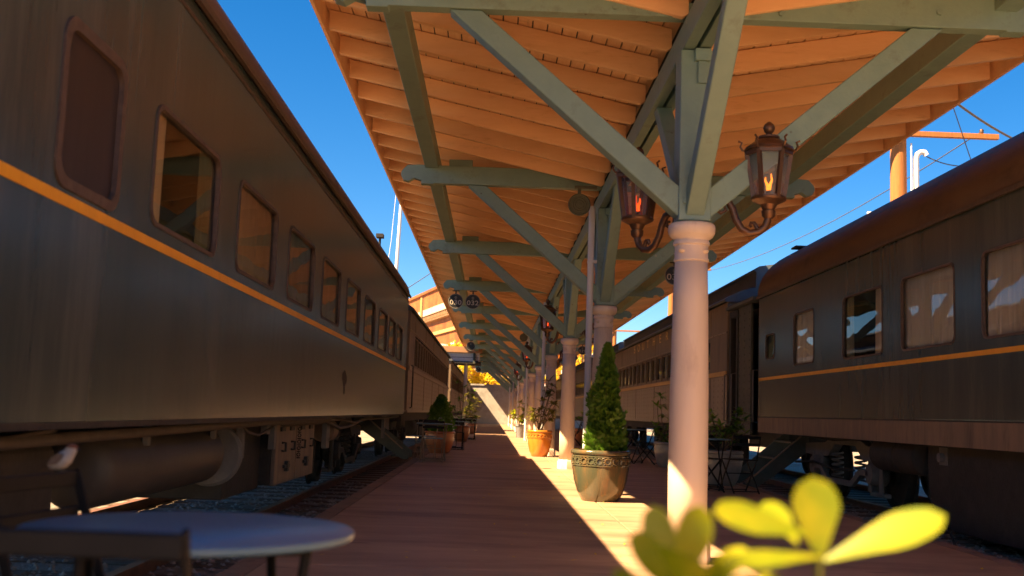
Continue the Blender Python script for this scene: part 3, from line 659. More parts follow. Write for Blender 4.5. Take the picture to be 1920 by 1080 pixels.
# longitudinal timbers
MB().box(XC-.10, XC-.012, CY0, CY1, ZV-.20, ZV-.002).build('ridge_beam', M['green'], can, bevel=.008)
MB().box(XC+.012, XC+.10, CY0, CY1, ZV-.20, ZV-.002).build('ridge_beam', M['green'], can, bevel=.008)
for xp, f in ((-.88, zl), (3.62, zr)):
    MB().box(xp-.085, xp+.085, CY0, CY1, f(xp)-.235, f(xp)-.018).build('purlin', M['green'], can, bevel=.008)
TB, TT = 3.85, 4.085
def tie_poly():
    L_, Rr = XC-2.65, XC+2.66
    def end(x, s):   # carved scroll end
        pts = [(.42,TB-.012),(.26,TB-.012),(.26,TB+.035),(.17,TB+.06),(.10,TB+.015),(.03,TB+.035),(0,TB+.10),(.01,TB+.15),(.08,TT-.01),(.20,TT)]
        return [(x+s*a, b) for a, b in pts]
    l_ = end(L_, 1); r_ = end(Rr, -1)
    top = [(L_+.6, TT), (XC-1.05, TT), (XC-.02, zl(XC)+RD-.05), (XC+.02, zr(XC)+RD-.05), (XC+1.25, TT), (Rr-.6, TT)]
    return [(L_+.42, TB)] + l_[0:] + top + list(reversed(r_)) + [(Rr-.42, TB)]
TIE = tie_poly()
for i, y in enumerate(cols):
    for dy in (-.115, ):
        m = MB(); m.prism(TIE, lambda q: (q[0], y-.12, q[1]), lambda q: (q[0], y+.0, q[1]))
        m.build('tie_beam', M['green'], can, bevel=.008)
    bl = MB(); bl.box(-.66, -.36, y-.1, y-.02, TT+.002, zl(-.36)-.004); bl.beam((-.35, y-.06, TT-.02), (.12, y-.06, TT-.02), .08, .04)
    bl.box(3.22, 3.45, y-.1, y-.02, TT+.002, zr(3.22)-.004); bl.build('packing_block', M['green'], can, bevel=.006)
    po = MB(); po.box(XC-.115, XC+.115, y-.115+.118, y+.235, 2.36, ZV-.21) if False else po.box(XC-.115, XC+.115, y-.12, y+.12, 2.37, ZV-.21)
    pst = po.build('post', M['green'], can, bevel=.01)
    hw = MB()
    for sx in (-1, 1):
        (sx > 0) and (hw.box(XC-.02, XC+.09, y-.17, y-.122, ZV-.30, ZV-.215), hw.box(XC+.005, XC+.065, y-.145, y-.122, ZV-.46, ZV-.301))
        hw.cyl((XC+sx*.6, y-.122, TB+.05), (XC+sx*.6, y-.14, TB+.05), .02, n=6); hw.cyl((XC+sx*1.75, y-.122, TB+.11), (XC+sx*1.75, y-.14, TB+.11), .024, n=6)
        hw.cyl((XC+sx*.07, y-.12, 2.5), (XC+sx*.07, y-.14, 2.5), .02, n=6)
    if i < 6: hw.build('bolt', M['green'], pst)
    for sx in (-1, 1):
        x0 = XC+sx*.10; x1 = XC+sx*1.68; pw = .17
        m = MB(); dxy = (1.58*sx, TB-2.43); ln = math.hypot(*dxy); nx, nz = -dxy[1]/ln*pw/2, dxy[0]/ln*pw/2
        if sx < 0: nx, nz = -nx, -nz
        # parallelogram with plumb foot against the post and level head under the tie beam
        a0 = (x0, 2.385); a1 = (x0, 2.385+.22); tx = (TB-2.385)/((TB-2.43)/1.58)
        poly = [a0, (XC+sx*1.79, TB-.003), (XC+sx*1.555, TB-.003), a1]
        m.prism(poly, lambda q: (q[0], y-.10, q[1]), lambda q: (q[0], y+.06, q[1])); m.build('brace', M['green'], can, bevel=.01)
        m = MB(); ys_ = y+sx*.12; poly = [(ys_, 2.40), (ys_+sx*1.42, ZV-.205), (ys_+sx*1.24, ZV-.205), (ys_, 2.60)]
        m.prism(poly, lambda q: (XC-.065, *q), lambda q: (XC+.065, *q)); m.build('knee_brace', M['green'], can, bevel=.01)
    c = MB(); c.lathe([(.135,.17),(.137,.6),(.134,1.2),(.124,1.8),(.115,2.09)], (XC, y, 0), 32)
    cc = c.build('column', M['cream'], can, smooth=True)
    cp = MB(); cp.lathe([(.116,2.085),(.124,2.09),(.124,2.105),(.118,2.115),(.118,2.20),(.128,2.205),(.130,2.225),(.122,2.235),(.124,2.245),(.15,2.265),(.165,2.29),(.168,2.32),(.165,2.345),(.15,2.36),(0,2.362)], (XC, y, 0), 32)
    for k in range(4):
        a = R(45+90*k); cp.lathe([(0,-.02),(.02,-.014),(.028,0)], (XC+.118*math.cos(a), y+.118*math.sin(a), 2.16), 8)
    cp.build('capital', M['cream'], cc, smooth=45)
    bs = MB(); bs.lathe([(.165,.001),(.165,.13),(.155,.15),(.14,.172)], (XC, y, 0), 8); bs.build('base', M['cream'], cc, smooth=30)
for i, y in enumerate(cols):
    if i in (1, 3, 5, 7, 9, 11):
        d = MB(); d.tube([(XC-.195, y-.12, .0), (XC-.195, y-.12, 3.62)], .042, 12); d.box(XC-.24, XC-.15, y-.17, y-.08, .02, .06)
        for z in (.7, 1.7, 2.9): d.box(XC-.236, XC-.12, y-.16, y-.06, z, z+.03)
        d.build('downpipe', M['white'], can, smooth=40)
# thin diagonal rods beside the ridge
rd = MB()
for y in cols[0:5]: rd.tube([(XC+.02, y+.15, 2.9), (XC+.02, y+1.9, ZV-.2)], .012, 6)
rd.build('tie_rod', M['copper'], can)

# ------------------------------------------------------------------ lanterns
def lantern(px, py, ang, label, red=False):
    """gas lantern on a curled arm, its centre .53 m out from the post in direction ang"""
    t = thing('wall_lantern', (px, py, 2.28), label, 'lantern', 'gas lanterns on the canopy posts')
    ORG[t.name] = Vector((0, 0, 2.28)); t.rotation_euler = (0, 0, R(ang)); x = y = 0.0; side = 1
    xc = x+side*.53; zb, zt = 2.545, 2.875; rb, rt = .105, .155; n = 6
    def hx(r, z, k): a = R(60*k); return Vector((xc+r*math.cos(a), y+r*math.sin(a), z))
    f = MB()
    for k in range(n):
        f.beam(hx(rb, zb, k), hx(rt, zt, k), .028, .028); f.beam(hx(rb, zb, k), hx(rb, zb, k+1), .03, .03); f.beam(hx(rt, zt, k), hx(rt, zt, k+1), .03, .035)
        pts = [hx(rt, zt, k)+Vector((0,0,.01))]; d = (hx(1, 0, k)-Vector((xc, y, 0))).normalized(); d.z = 0
        pts += [hx(rt+.03, zt+.02, k), hx(rt+.045, zt+.045, k), hx(rt+.035, zt+.075, k), hx(rt+.06, zt+.085, k)]; f.tube(pts, .008, 5)
    f.build('frame', M['copper'], t)
    gl = MB()
    for k in range(n): gl.quad(hx(rb*.97, zb, k), hx(rb*.97, zb, k+1), hx(rt*.97, zt, k+1), hx(rt*.97, zt, k))
    gl.build('glass', M['lantern_glass'], t)
    c = MB(); c.lathe([(.175,2.885),(.17,2.905),(.13,2.935),(.09,2.965),(.065,2.975),(.075,2.98),(.075,2.992),(.03,2.997),(.02,3.015),(.034,3.03),(.042,3.055),(.034,3.08),(.012,3.10),(0,3.105)], (xc, y, 0), 18)
    c.build('cap', M['copper'], t, smooth=35)
    b = MB(); b.lathe([(0,2.45),(.035,2.45),(.045,2.47),(.06,2.50),(.12,2.53),(.125,2.545),(0,2.546)], (xc, y, 0), 16); b.lathe([(.018,2.546),(.022,2.6),(.0,2.605)], (xc, y, 0), 10)
    b.build('burner_base', M['copper'], t, smooth=35)
    a = MB(); s = side
    pts = []
    for k in range(19):
        u = k/18; pts.append((x+s*(.13+.0*u), 0, 0))
    path = [(.13,2.54),(.19,2.555),(.245,2.535),(.28,2.47),(.305,2.39),(.345,2.325),(.40,2.295),(.46,2.305),(.505,2.34),(.525,2.39),(.53,2.455)]
    a.tube([(x+s*p_[0], y, p_[1]) for p_ in path], .026, 10)
    cur = [(.46,2.315),(.445,2.345),(.43,2.37),(.41,2.37),(.402,2.35),(.415,2.34)]
    a.tube([(x+s*p_[0], y, p_[1]) for p_ in cur], .016, 8, .01)
    cu2 = [(.15,2.53),(.16,2.47),(.20,2.44),(.235,2.46),(.225,2.49),(.205,2.485)]
    a.tube([(x+s*p_[0], y, p_[1]) for p_ in cu2], .018, 8, .01)
    a.lathe([(.03,2.40),(.046,2.42),(.05,2.455),(.03,2.46)], (xc, y, 0), 12)
    a.box(*sorted((x+s*.116, x+s*.135)), y-.05, y+.05, 2.42, 2.62)
    a.build('bracket_arm', M['copper'], t, smooth=50)
    fl = MB()
    fl.tube([(xc-.004, y, 2.607), (xc-.008, y, 2.64), (xc-.024, y, 2.675), (xc-.022, y, 2.70)], .014, 8, .003)
    fl.tube([(xc+.002, y, 2.61), (xc+.01, y, 2.645), (xc+.022, y, 2.68), (xc+.016, y, 2.725)], .014, 8, .003)
    fl.build('flame', M['flame_red' if red else 'flame'], t, smooth=True)
    return t
lantern(XC, 7.48, -10, 'copper gas lantern with orange flame on right side of nearest column')
lantern(XC, 7.52, 129, 'copper gas lantern with red flame half hidden by nearest diagonal brace', red=True).location.z = 2.20
names = {3: 'third column', 5: 'fifth column', 7: 'seventh column'}
for n_ in (3, 5, 7):
    for sd_ in (1, -1):
        lantern(XC, cols[n_-1], -10 if sd_ > 0 else 139, 'small distant gas lantern on the %s of the %s from the front' % ('right' if sd_ > 0 else 'left', names[n_]), red=sd_ < 0)

# ------------------------------------------------------------------ hanging signs and loudspeakers
def text_mesh(body, size):
    cu = bpy.data.curves.new('numeral', 'FONT'); cu.body = body; cu.size = size; cu.align_x = 'CENTER'; cu.align_y = 'CENTER'; cu.offset = .002; cu.space_character = 1.05
    tmp = bpy.data.objects.new('numeral', cu); col.objects.link(tmp)
    bpy.context.view_layer.update(); dg = bpy.context.evaluated_depsgraph_get(); me = bpy.data.meshes.new_from_object(tmp.evaluated_get(dg)); bpy.data.objects.remove(tmp); return me
def sign(x, y, z, num, label):
    t = thing('hanging_sign', (x, y, z), label, 'sign', 'round number signs hanging under the canopy')
    r = .178
    d = MB(); d.lathe([(0,-.015),(r-.012,-.015),(r-.012,.015),(0,.015)], (x, y, z), 36, 'y'); d.build('disc', M['sign'], t, smooth=35)
    k = MB(); k.lathe([(r-.011,-.02),(r,-.02),(r,.02),(r-.011,.02),(r-.011,-.02)], (x, y, z), 36, 'y', False); k.build('rim', M['sign_rim'], t, smooth=35)
    h = MB(); h.box(x-.018, x+.018, y-.012, y+.012, z+r, TB-.014); h.box(x-.085, x+.085, y-.03, y+.03, TB-.03, TB-.014); h.build('hanger', M['black'], t)
    if num: me = text_mesh(num, .165); mb = MB(); mb.add([(x+v.co.x*1.12, y-.017, z-.035+v.co.y*.95) for v in me.vertices], [tuple(p_.vertices) for p_ in me.polygons]); mb.build('number', M['numeral'], t)
    e_ = MB(); e_.prism([(0,.125),(.028,.105),(.032,.085),(.018,.06),(.026,.052),(0,.04),(-.026,.052),(-.018,.06),(-.032,.085),(-.028,.105)], lambda q: (x+q[0], y-.016, z+.0+q[1]), lambda q: (x+q[0], y-.018, z+q[1])); e_.build('emblem', M['emblem'], t)
sign(-.96, cols[3]-.06, 3.58, '030', 'round black sign numbered 030, left of a hanging pair')
sign(-.55, cols[3]-.06, 3.58, '032', 'round black sign numbered 032, right of a hanging pair')
sign(-.95, cols[6]-.06, 3.60, '', 'small round black sign hanging alone beyond the numbered pair on the left')
sign(-.95, cols[10]-.06, 3.58, '', 'tiny farthest round sign against yellow foliage')
sign(3.27, cols[2]-.06, 3.59, '031', 'round black sign half hidden behind the nearest column')
sign(3.60, cols[6]-.06, 3.59, '029', 'small round sign numbered 029 between second and third columns')
sign(3.70, cols[7]-.06, 3.59, '', 'small round sign mostly hidden behind the third column')
def speaker(x, y, z, label):
    t = thing('loudspeaker', (x, y, z), label, 'loudspeaker', 'round loudspeakers under the canopy')
    b = MB(); b.lathe([(0,.09),(.06,.09),(.10,.05),(.135,-.02),(.142,-.05),(.13,-.058),(.118,-.045),(.10,-.04),(0,-.046)], (x, y, z), 30, 'y'); b.build('horn', M['speaker'], t, smooth=20)
    r_ = MB()
    for q in (.045, .075): r_.lathe([(q,-.046),(q+.008,-.052),(q+.016,-.046)], (x, y, z), 24, 'y', False)
    r_.build('grille_ring', M['speaker'], t)
    m = MB(); m.box(x-.02, x+.02, y-.02, y+.02, z+.13, z+.245); m.box(x-.06, x+.22, y-.03, y+.03, z+.215, z+.248); m.build('mount', M['speaker'], t)
speaker(1.0, cols[1]-.33, 3.59, 'olive round loudspeaker beside the second post')
speaker(1.02, cols[5]-.3, 3.59, 'tiny dark loudspeaker farther down beside the sixth post')

# ------------------------------------------------------------------ plants
def frame_from(d):
    d = d.normalized(); a = d.orthogonal().normalized(); return d, a, d.cross(a)
def leaf(mb, base, d, length, width, up=None, bend=.25, fold=.18, n=5, blunt=False):
    d = Vector(d).normalized(); up = Vector(up) if up is not None else Vector((0,0,1))
    sx = d.cross(up)
    if sx.length < 1e-3: sx = d.orthogonal()
    sx.normalize(); nrm = sx.cross(d).normalized(); vs = []; base = Vector(base)
    for i in range(n+1):
        u = i/n; w_ = width/2*math.sin(math.pi*min(1, .04+.96*u**.85))**.8 if i < n else .0008
        if blunt: w_ = width/2*(min(1, (.10+u*1.5))*math.sqrt(max(0, 1-max(0, (u-.62)/.38)**2.2)) if i < n else .02)
        c = base+d*(length*u)-nrm*(bend*length*u*u)
        vs += [c-sx*w_+nrm*(fold*w_), c, c+sx*w_+nrm*(fold*w_)]
    fs = []
    for i in range(n):
        a = 3*i; fs += [(a, a+1, a+4, a+3), (a+1, a+2, a+5, a+4)]
    mb.add(vs, fs)
def pot(t, x, y, r, h, m, z0=0, belly=.06, band=True, style='round'):
    if style == 'round':
        pr = [(r*.60,0),(r*.64,.01),(r*.78,h*.18),(r*.90,h*.42),(r*.96,h*.64),(r*.96,h*.76),(r*.94,h*.88),(r*.95,h*.90),(r*1.0,h*.915),(r*1.02,h*.945),(r*1.0,h*.985),(r*.96,h),(r*.90,h*.995),(r*.87,h*.93),(0,h*.925)]
    else:
        pr = [(r*.66,0),(r*.68,.01),(r*.9,h*.86),(r*.91,h*.87),(r*1.0,h*.88),(r*1.0,h),(r*.92,h),(r*.89,h*.93),(0,h*.925)]
    p_ = MB(); p_.lathe(pr, (x, y, z0), 44); po_ = p_.build('pot', M[m], t, smooth=50)
    if band:
        b = MB(); nb = 22
        for zz in (h*.70, h*.875): b.lathe([(r*.94,zz-.012),(r*.99,zz-.006),(r*.99,zz+.006),(r*.94,zz+.012)], (x, y, z0), 44, 'z', False)
        for k in range(nb):
            a = 2*math.pi*k/nb
            for (dz, rr, da) in ((0, .034, 0), (.024, .014, .5), (-.024, .014, .5)):
                aa = a+da*2*math.pi/nb; cx, cy = x+r*.965*math.cos(aa), y+r*.965*math.sin(aa); zz = z0+h*.787+dz
                # small raised rosette ring
                tx, ty = -math.sin(aa), math.cos(aa)
                pts = [(cx+tx*rr*math.cos(q)+math.cos(aa)*.004, cy+ty*rr*math.cos(q)+math.sin(aa)*.004, zz+rr*math.sin(q)) for q in [2*math.pi*j/8 for j in range(9)]]
                b.tube(pts, .008, 5)
        b.build('relief_band', M[m], po_, smooth=50)
    so_ = MB(); so_.lathe([(0,h*.965),(r*.5,h*.955),(r*.872,h*.932),(r*.872,h*.928)], (x, y, z0), 24); so_.build('soil', M['soil'], t, smooth=True)

def conifer(t, x, y, z0, z1, rmax, n, mname, seed, low=.10, shape=.9):
    rnd = random.Random(seed); mb = MB(); H = z1-z0
    lobes = [(rnd.uniform(0, 6.28), rnd.uniform(.05, .95), rnd.uniform(-.30, .42)) for _ in range(34)]
    for i in range(n):
        u = rnd.random()**1.15; 
        prof = min(1, (u+low)/.22)**.6 * (1-u)**shape
        a = rnd.uniform(0, 6.283)
        lump = 1
        for (la, lu, ls) in lobes:
            dd = ((math.cos(a)-math.cos(la))**2+(math.sin(a)-math.sin(la))**2)/.25+((u-lu)/.07)**2
            lump += ls*math.exp(-dd)*1.0
        rr = rmax*prof*(.84)*lump*(rnd.random()**.35)*(1.22 if rnd.random() < .05 else 1)
        px, py, pz = x+rr*math.cos(a), y+rr*math.sin(a), z0+H*u*.94
        d = Vector((math.cos(a)*rnd.uniform(.2,.9), math.sin(a)*rnd.uniform(.2,.9), rnd.uniform(.6,1.2))).normalized()
        L_ = rnd.uniform(.035, .085)*(1.0 if u < .8 else .8)
        _, p1, p2 = frame_from(d); th = rnd.uniform(0, 6.28); sx = p1*math.cos(th)+p2*math.sin(th)
        b = Vector((px, py, pz))
        # fan spray: five narrow tines in one plane
        for q in (-2, -1, 0, 1, 2):
            dd = (d+sx*q*.30).normalized(); ln = L_*(1-.13*abs(q)); wv = dd.cross(d.cross(sx)).normalized()*.0055
            bb_ = b+d*L_*.12*abs(q)*.5
            mb.add([bb_-wv*.6, bb_+wv*.6, bb_+dd*ln*.6+wv, bb_+dd*ln, bb_+dd*ln*.6-wv], [(0,1,2,3,4)])
    mb.build('foliage', M[mname], t)
    tr = MB(); tr.tube([(x, y, z0-.12), (x+.01, y, z0+H*.3), (x, y, z0+H*.85)], .022, 8, .005)
    for k in range(14):
        a = rnd.uniform(0, 6.28); zz = z0+H*rnd.uniform(.05,.7); tr.tube([(x, y, zz), (x+rmax*.5*math.cos(a), y+rmax*.5*math.sin(a), zz+.12)], .007, 5, .003)
    tr.build('trunk', M['bark'], t)

def broadleaf(t, x, y, z0, stems, seed, mname, leaf_l=.12, leaf_w=.045, per=9, whorls=3, spread=.18):
    """upright stems, each with whorls of leaves at the top"""
    rnd = random.Random(seed); st = MB(); lf = MB()
    for (h, a) in stems:
        b = Vector((x+rnd.uniform(-.05,.05), y+rnd.uniform(-.05,.05), z0-.03)); top = Vector((x+spread*math.cos(a)*rnd.uniform(.5,1.2), y+spread*math.sin(a)*rnd.uniform(.5,1.2), z0+h))
        mid = (b+top)/2+Vector((rnd.uniform(-.03,.03), rnd.uniform(-.03,.03), 0)); st.tube([b, mid, top], .009, 6, .005)
        for wv in range(whorls):
            f = 1-wv*.20
            if wv and rnd.random() < .25: continue
            c = b.lerp(top, f) if f > .5 else mid.lerp(b, (.5-f))
            for k in range(per):
                aa = rnd.uniform(0, 6.28); el = rnd.uniform(-.15, .9) if wv == 0 else rnd.uniform(-.3, .5)
                d = (math.cos(aa)*math.cos(el), math.sin(aa)*math.cos(el), math.sin(el)); leaf(lf, c, d, leaf_l*rnd.uniform(.7,1.2), leaf_w*rnd.uniform(.8,1.2), bend=rnd.uniform(.05,.4))
    st.build('stem', M['bark'], t, smooth=True); lf.build('foliage', M[mname], t, smooth=True)

t = thing('potted_conifer', (1.29, 12.55, 0), 'tall green cone shaped conifer in large glazed green brown pot', 'potted plant', 'potted plants on the platform')
pot(t, 1.29, 12.55, .345, .585, 'pot_green'); conifer(t, 1.34, 12.55, .53, 1.88, .285, 5600, 'conifer', 11, low=.16, shape=.72)
t = thing('potted_shrub', (1.12, 24.7, 0), 'leggy yellow green shrub in glossy orange pot between columns', 'potted plant', 'potted plants on the platform')
pot(t, 1.12, 24.7, .285, .60, 'pot_orange')
rndp = random.Random(4); broadleaf(t, 1.12, 24.7, .57, [(rndp.uniform(.30,.72), k*.8) for k in range(9)]+[(1.05,.3),(.95,.8),(1.15,.1),(.8,.4)], 21, 'leaf_yellow', .19, .06, 12, 2, .30)
t = thing('potted_shrub', (1.14, 42.6, 0), 'bright green leafy shrub in small grey pot far down by the columns', 'potted plant', 'potted plants on the platform')
pot(t, 1.18, 42.4, .26, .52, 'pot_grey', band=False, style='tub'); broadleaf(t, 1.08, 42.4, .46, [(.2+.12*k, k*1.3) for k in range(7)]+[(1.1,.5)], 22, 'leaf_bright', .20, .085, 12, 3, .42)
t = thing('potted_conifer', (-1.17, 24.7, 0), 'bushy round conifer in terracotta pot behind the left cafe table', 'potted plant', 'potted plants on the platform')
pot(t, -1.17, 24.7, .345, .50, 'pot_terra', band=False); conifer(t, -1.17, 24.7, .46, 1.36, .40, 2600, 'conifer_dark', 12, low=.1, shape=.55)
t = thing('potted_shrub', (-.95, 34.5, 0), 'tall airy green shrub by the white porch post in the far left', 'potted plant', 'potted plants on the platform')
pot(t, -.95, 34.5, .28, .5, 'pot_terra', band=False); broadleaf(t, -.95, 34.5, .46, [(.3+.14*k, k*1.1) for k in range(9)], 23, 'leaf', .19, .06, 12, 3, .40)
t = thing('potted_shrub', (-.72, 44.0, 0), 'small green shrub near the far concrete wall', 'potted plant', 'potted plants on the platform')
pot(t, -.85, 46.0, .25, .45, 'pot_terra', band=False); broadleaf(t, -.85, 46.0, .42, [(.3+.16*k, k*1.5) for k in range(7)], 24, 'leaf_yellow', .22, .08, 10, 3, .35)
t = thing('potted_shrub', (3.62, 16.3, 0), 'broad leaved green shrub in silver glazed pot behind the right bistro chairs', 'potted plant', 'potted plants on the platform')
pot(t, 3.50, 16.3, .33, .52, 'pot_silver'); broadleaf(t, 3.50, 16.3, .49, [(.30+.1*(k % 4), k*.9) for k in range(9)]+[(.5,.1),(.62,5.9),(.6,6.1)], 25, 'leaf', .135, .052, 11, 3, .34)
t = thing('potted_shrub', (3.55, 21.6, 0), 'leggy dark green shrub glimpsed at left edge of the nearest column', 'potted plant', 'potted plants on the platform')
pot(t, 3.55, 21.6, .27, .5, 'pot_silver', band=False); broadleaf(t, 3.50, 21.6, .46, [(.95,2.6),(.75,3.2),(.35,2.9),(.5,.4),(.2,3.4)], 26, 'leaf', .17, .055, 11, 4, .17)
t = thing('potted_shrub', (2.95, 34.2, 0), 'small pale shrub in terracotta pot between second and third columns', 'potted plant', 'potted plants on the platform')
pot(t, 2.95, 34.2, .36, .55, 'pot_terra', band=False, style='tub'); broadleaf(t, 2.95, 34.2, .5, [(.2+.08*k, k*1.1) for k in range(8)], 27, 'leaf', .15, .06, 11, 2, .34)

# foreground plant: big soft leaves close to the lens, in a pot standing on the platform below the picture
t = thing('potted_laurel', (.30, 1.22, 0), 'sunlit yellow green leaves of a plant close to the viewer at lower right', 'potted plant', 'potted plants on the platform')
pot(t, .31, 1.24, .17, .36, 'pot_terra', band=False, style='tub')
lf = MB(); stx = MB()
def fl(base, tip, width, up, bend=.05, fold=.12):
    base = Vector(base); tip = Vector(tip); d = tip-base; leaf(lf, base, d, d.length, width, up, bend, fold, 14, True)
C = Vector((.355, 1.16, .838)); D = Vector((.205, 1.15, .818))
fl((.357,1.16,.833), (.350,1.165,.922), .054, (0.1,-1,.25), .02)            # upright leaf
fl((.360,1.155,.835), (.478,1.13,.893), .046, (-.25,-.75,.8), .06)          # long leaf to the right
fl((.340,1.15,.862), (.236,1.12,.889), .044, (.1,-.7,.8), .05)              # leaf to the left
fl((.335,1.17,.85), (.315,1.23,.892), .03, (0,-1,.6), .05)
fl((.350,1.12,.843), (.235,1.06,.850), .030, (0,-.5,1), .10)
fl((.205,1.15,.80), (.226,1.15,.889), .042, (.25,-1,.2), .02)
fl((.200,1.15,.80), (.176,1.17,.886), .036, (-.5,-1,.3), .03)
fl((.205,1.13,.80), (.150,1.08,.862), .045, (-.3,-.7,.7), .12)
fl((.20,1.12,.81), (.192,1.05,.858), .055, (0,-.6,.6), .10)
fl((.21,1.15,.80), (.262,1.10,.850), .04, (.2,-.7,.8), .1)
fl((.215,1.15,.80), (.29,1.08,.83), .045, (.1,-.5,1), .1)
fl((.36,1.14,.80), (.28,1.05,.815), .05, (.1,-.5,1), .1)
fl((.2,1.12,.79), (.13,1.06,.83), .045, (-.2,-.6,.8), .1)
lf.build('foliage', M['leaf_bright'], t, smooth=True)
stx.tube([(.31,1.24,.33), (.33,1.2,.6), C-Vector((0,0,.03)), C+Vector((0,0,.005))], .007, 8, .004); stx.tube([(.30,1.24,.33), (.25,1.2,.6), D-Vector((0,0,.02))], .007, 8, .005)
stx.build('stem', M['leaf_yellow'], t, smooth=True)
rndq = random.Random(8); low = MB()
for k in range(40):
    a = rndq.uniform(0, 6.28); zz = rndq.uniform(.42, .72); leaf(low, (.29+.03*math.cos(a), 1.22+.03*math.sin(a), zz), (math.cos(a), math.sin(a), rndq.uniform(-.2,.7)), rndq.uniform(.08,.12), .04)
low.build('lower_foliage', M['leaf'], t, smooth=True)

# ------------------------------------------------------------------ cafe tables and folding chairs
def make_table(r=.35, h=.71, top='slate', leg='chair'):
    t = thing('bistro_table', (0,0,0), 'x', 'table', 'round bistro tables')
    a = MB(); a.lathe([(0,h-.018),(r-.006,h-.018),(r,h-.014),(r,h-.003),(r-.004,h),(0,h)], (0,0,0), 56); a.build('tabletop', M[top], t, smooth=40)
    w_ = r*.62
    for sx in (-1, 1):
        for k, sy in enumerate((-1, 1)):
            m = MB(); x = sx*w_*(1 if k else .92); m.tube([(x, sy*w_, .0), (x, 0, h*.5), (x, -sy*w_*.9, h-.02)], .011, 8); m.build('leg', M[leg], t, smooth=True)
    m = MB()
    for sy in (-1, 1): m.tube([(-w_, sy*w_*.98, .04), (w_, sy*w_*.98, .04)], .009, 6); m.tube([(-w_, sy*w_*.88, h-.03), (w_, sy*w_*.88, h-.03)], .009, 6)
    m.build('cross_bar', M[leg], t, smooth=True)
    return t
def make_chair(seat='slate', leg='chair', back='chair'):
    """folding chair facing +y, its back on the -y side"""
    t = thing('folding_chair', (0,0,0), 'x', 'chair', 'folding bistro chairs')
    s = MB()
    for k in range(6): s.box(-.185, .185, -.19+k*.066, -.19+k*.066+.054, .44, .455)
    s.build('seat', M[seat], t, bevel=.004)
    for z in (.752, .655):
        m = MB(); m.box(-.20, .20, -.235-(z-.7)*.12, -.215-(z-.7)*.12, z-.021, z+.021); m.build('back_slat', M[back], t, bevel=.005)
    for sx in (-1, 1):
        m = MB(); m.beam((sx*.20, .22, 0), (sx*.20, -.12, .45), .010, .024); m.beam((sx*.20, -.12, .45), (sx*.20, -.232, .776), .010, .024); m.build('leg', M[leg], t)
        m = MB(); m.beam((sx*.183, -.24, 0), (sx*.183, .17, .44), .010, .024); m.build('leg', M[leg], t)
    m = MB()
    m.beam((-.2, .20, .03), (.2, .20, .03), .012, .012); m.beam((-.183, -.215, .03), (.183, -.215, .03), .012, .012); m.beam((-.183, .0, .26), (.183, .0, .26), .012, .012)
    m.build('cross_bar', M[leg], t)
    return t
def place(proto, first, x, y, rz, label, z=0):
    o = proto if first else copy_tree(proto)
    o.location = (x, y, z); o.rotation_euler = (0, 0, R(rz)); o['label'] = label; return o
tb = make_table()
place(tb, True, -.64, 2.36, 20, 'slate blue bistro table out of focus at lower left')
tb2 = make_table(.35, .72, 'slate', 'tan_metal')
place(tb2, True, -1.10, 20.9, 10, 'bistro table with pale legs in front of the bushy conifer pot')
place(tb, False, -.93, 27.6, 0, 'dark bistro table just beyond the terracotta pot on the left')
place(tb, False, -.78, 37.5, 0, 'farthest bistro table on the left by the far shrubs')
place(tb, False, 3.08, 15.35, 0, 'bistro table partly hidden by right edge of nearest column')
place(tb, False, 3.0, 23.2, 30, 'bistro table seen between glazed pot and nearest column')
chA = make_chair('chair', 'chair', 'chair')
place(chA, True, -.675, 1.95, 0, 'dark folding chair back overlapping the near edge of the foreground table')
place(chA, False, -.983, 2.86, -100, 'dark folding chair with a small sparrow perched on its back')
chB = make_chair('slate', 'tan_metal', 'chair')
place(chB, True, -1.10, 20.25, 8, 'folding chair with blue seat and pale crossed legs at the left cafe table')
place(chB, False, -1.30, 21.6, 175, 'folding chair behind the pale legged left cafe table')
place(chA, False, -.86, 26.7, 0, 'black folding chair in front of the dark table past the terracotta pot')
place(chA, False, -1.1, 28.5, 180, 'black folding chair on far side of the dark left table')
place(chA, False, -.74, 36.6, 10, 'farthest black folding chair beside the far left table')
place(chA, False, 3.42, 14.75, 12, 'black folding chair on right of the table beside nearest column')
place(chA, False, 2.92, 14.75, -70, 'black folding chair tucked close to right edge of nearest column')
place(chA, False, 3.30, 22.6, 60, 'black folding chair between the silver pots and the glazed green pot')
place(chA, False, 2.72, 22.7, -60, 'black folding chair just right of the tall conifer pot')
place(chA, False, 2.6, 33.6, 90, 'tiny black folding chair beside the far terracotta pot on the right')

# sparrow
bx_, by_, bz_ = -1.205, 3.06, .772
t = thing('sparrow', (bx_, by_, bz_), 'small brown capped sparrow perched on chair back at left', 'bird')
K = .80
b = MB(); body = [(-.040,.014,.009),(-.030,.019,.017),(-.014,.027,.025),(.003,.037,.0295),(.016,.049,.0275),(.024,.060,.0225),(.029,.069,.0205),(.034,.077,.0195),(.039,.085,.0155),(.042,.090,.008),(.0425,.0915,.001)]
vs = []; n = 16; m_ = len(body)
for i, (px, pz, r) in enumerate(body):
    a_, c_ = body[max(0, i-1)], body[min(m_-1, i+1)]; d = Vector((c_[0]-a_[0], 0, c_[1]-a_[1])).normalized(); nn = Vector((-d.z, 0, d.x))
    for k in range(n):
        q = 2*math.pi*k/n; v = nn*(r*math.sin(q))+Vector((0, r*.93*math.cos(q), 0)); vs.append((bx_+K*(px+v.x), by_+K*v.y, bz_+K*(pz+v.z)))
b.add(vs, [(i*n+k, i*n+(k+1) % n, (i+1)*n+(k+1) % n, (i+1)*n+k) for i in range(m_-1) for k in range(n)]+[tuple(range(n-1,-1,-1)), tuple(range((m_-1)*n, m_*n))])
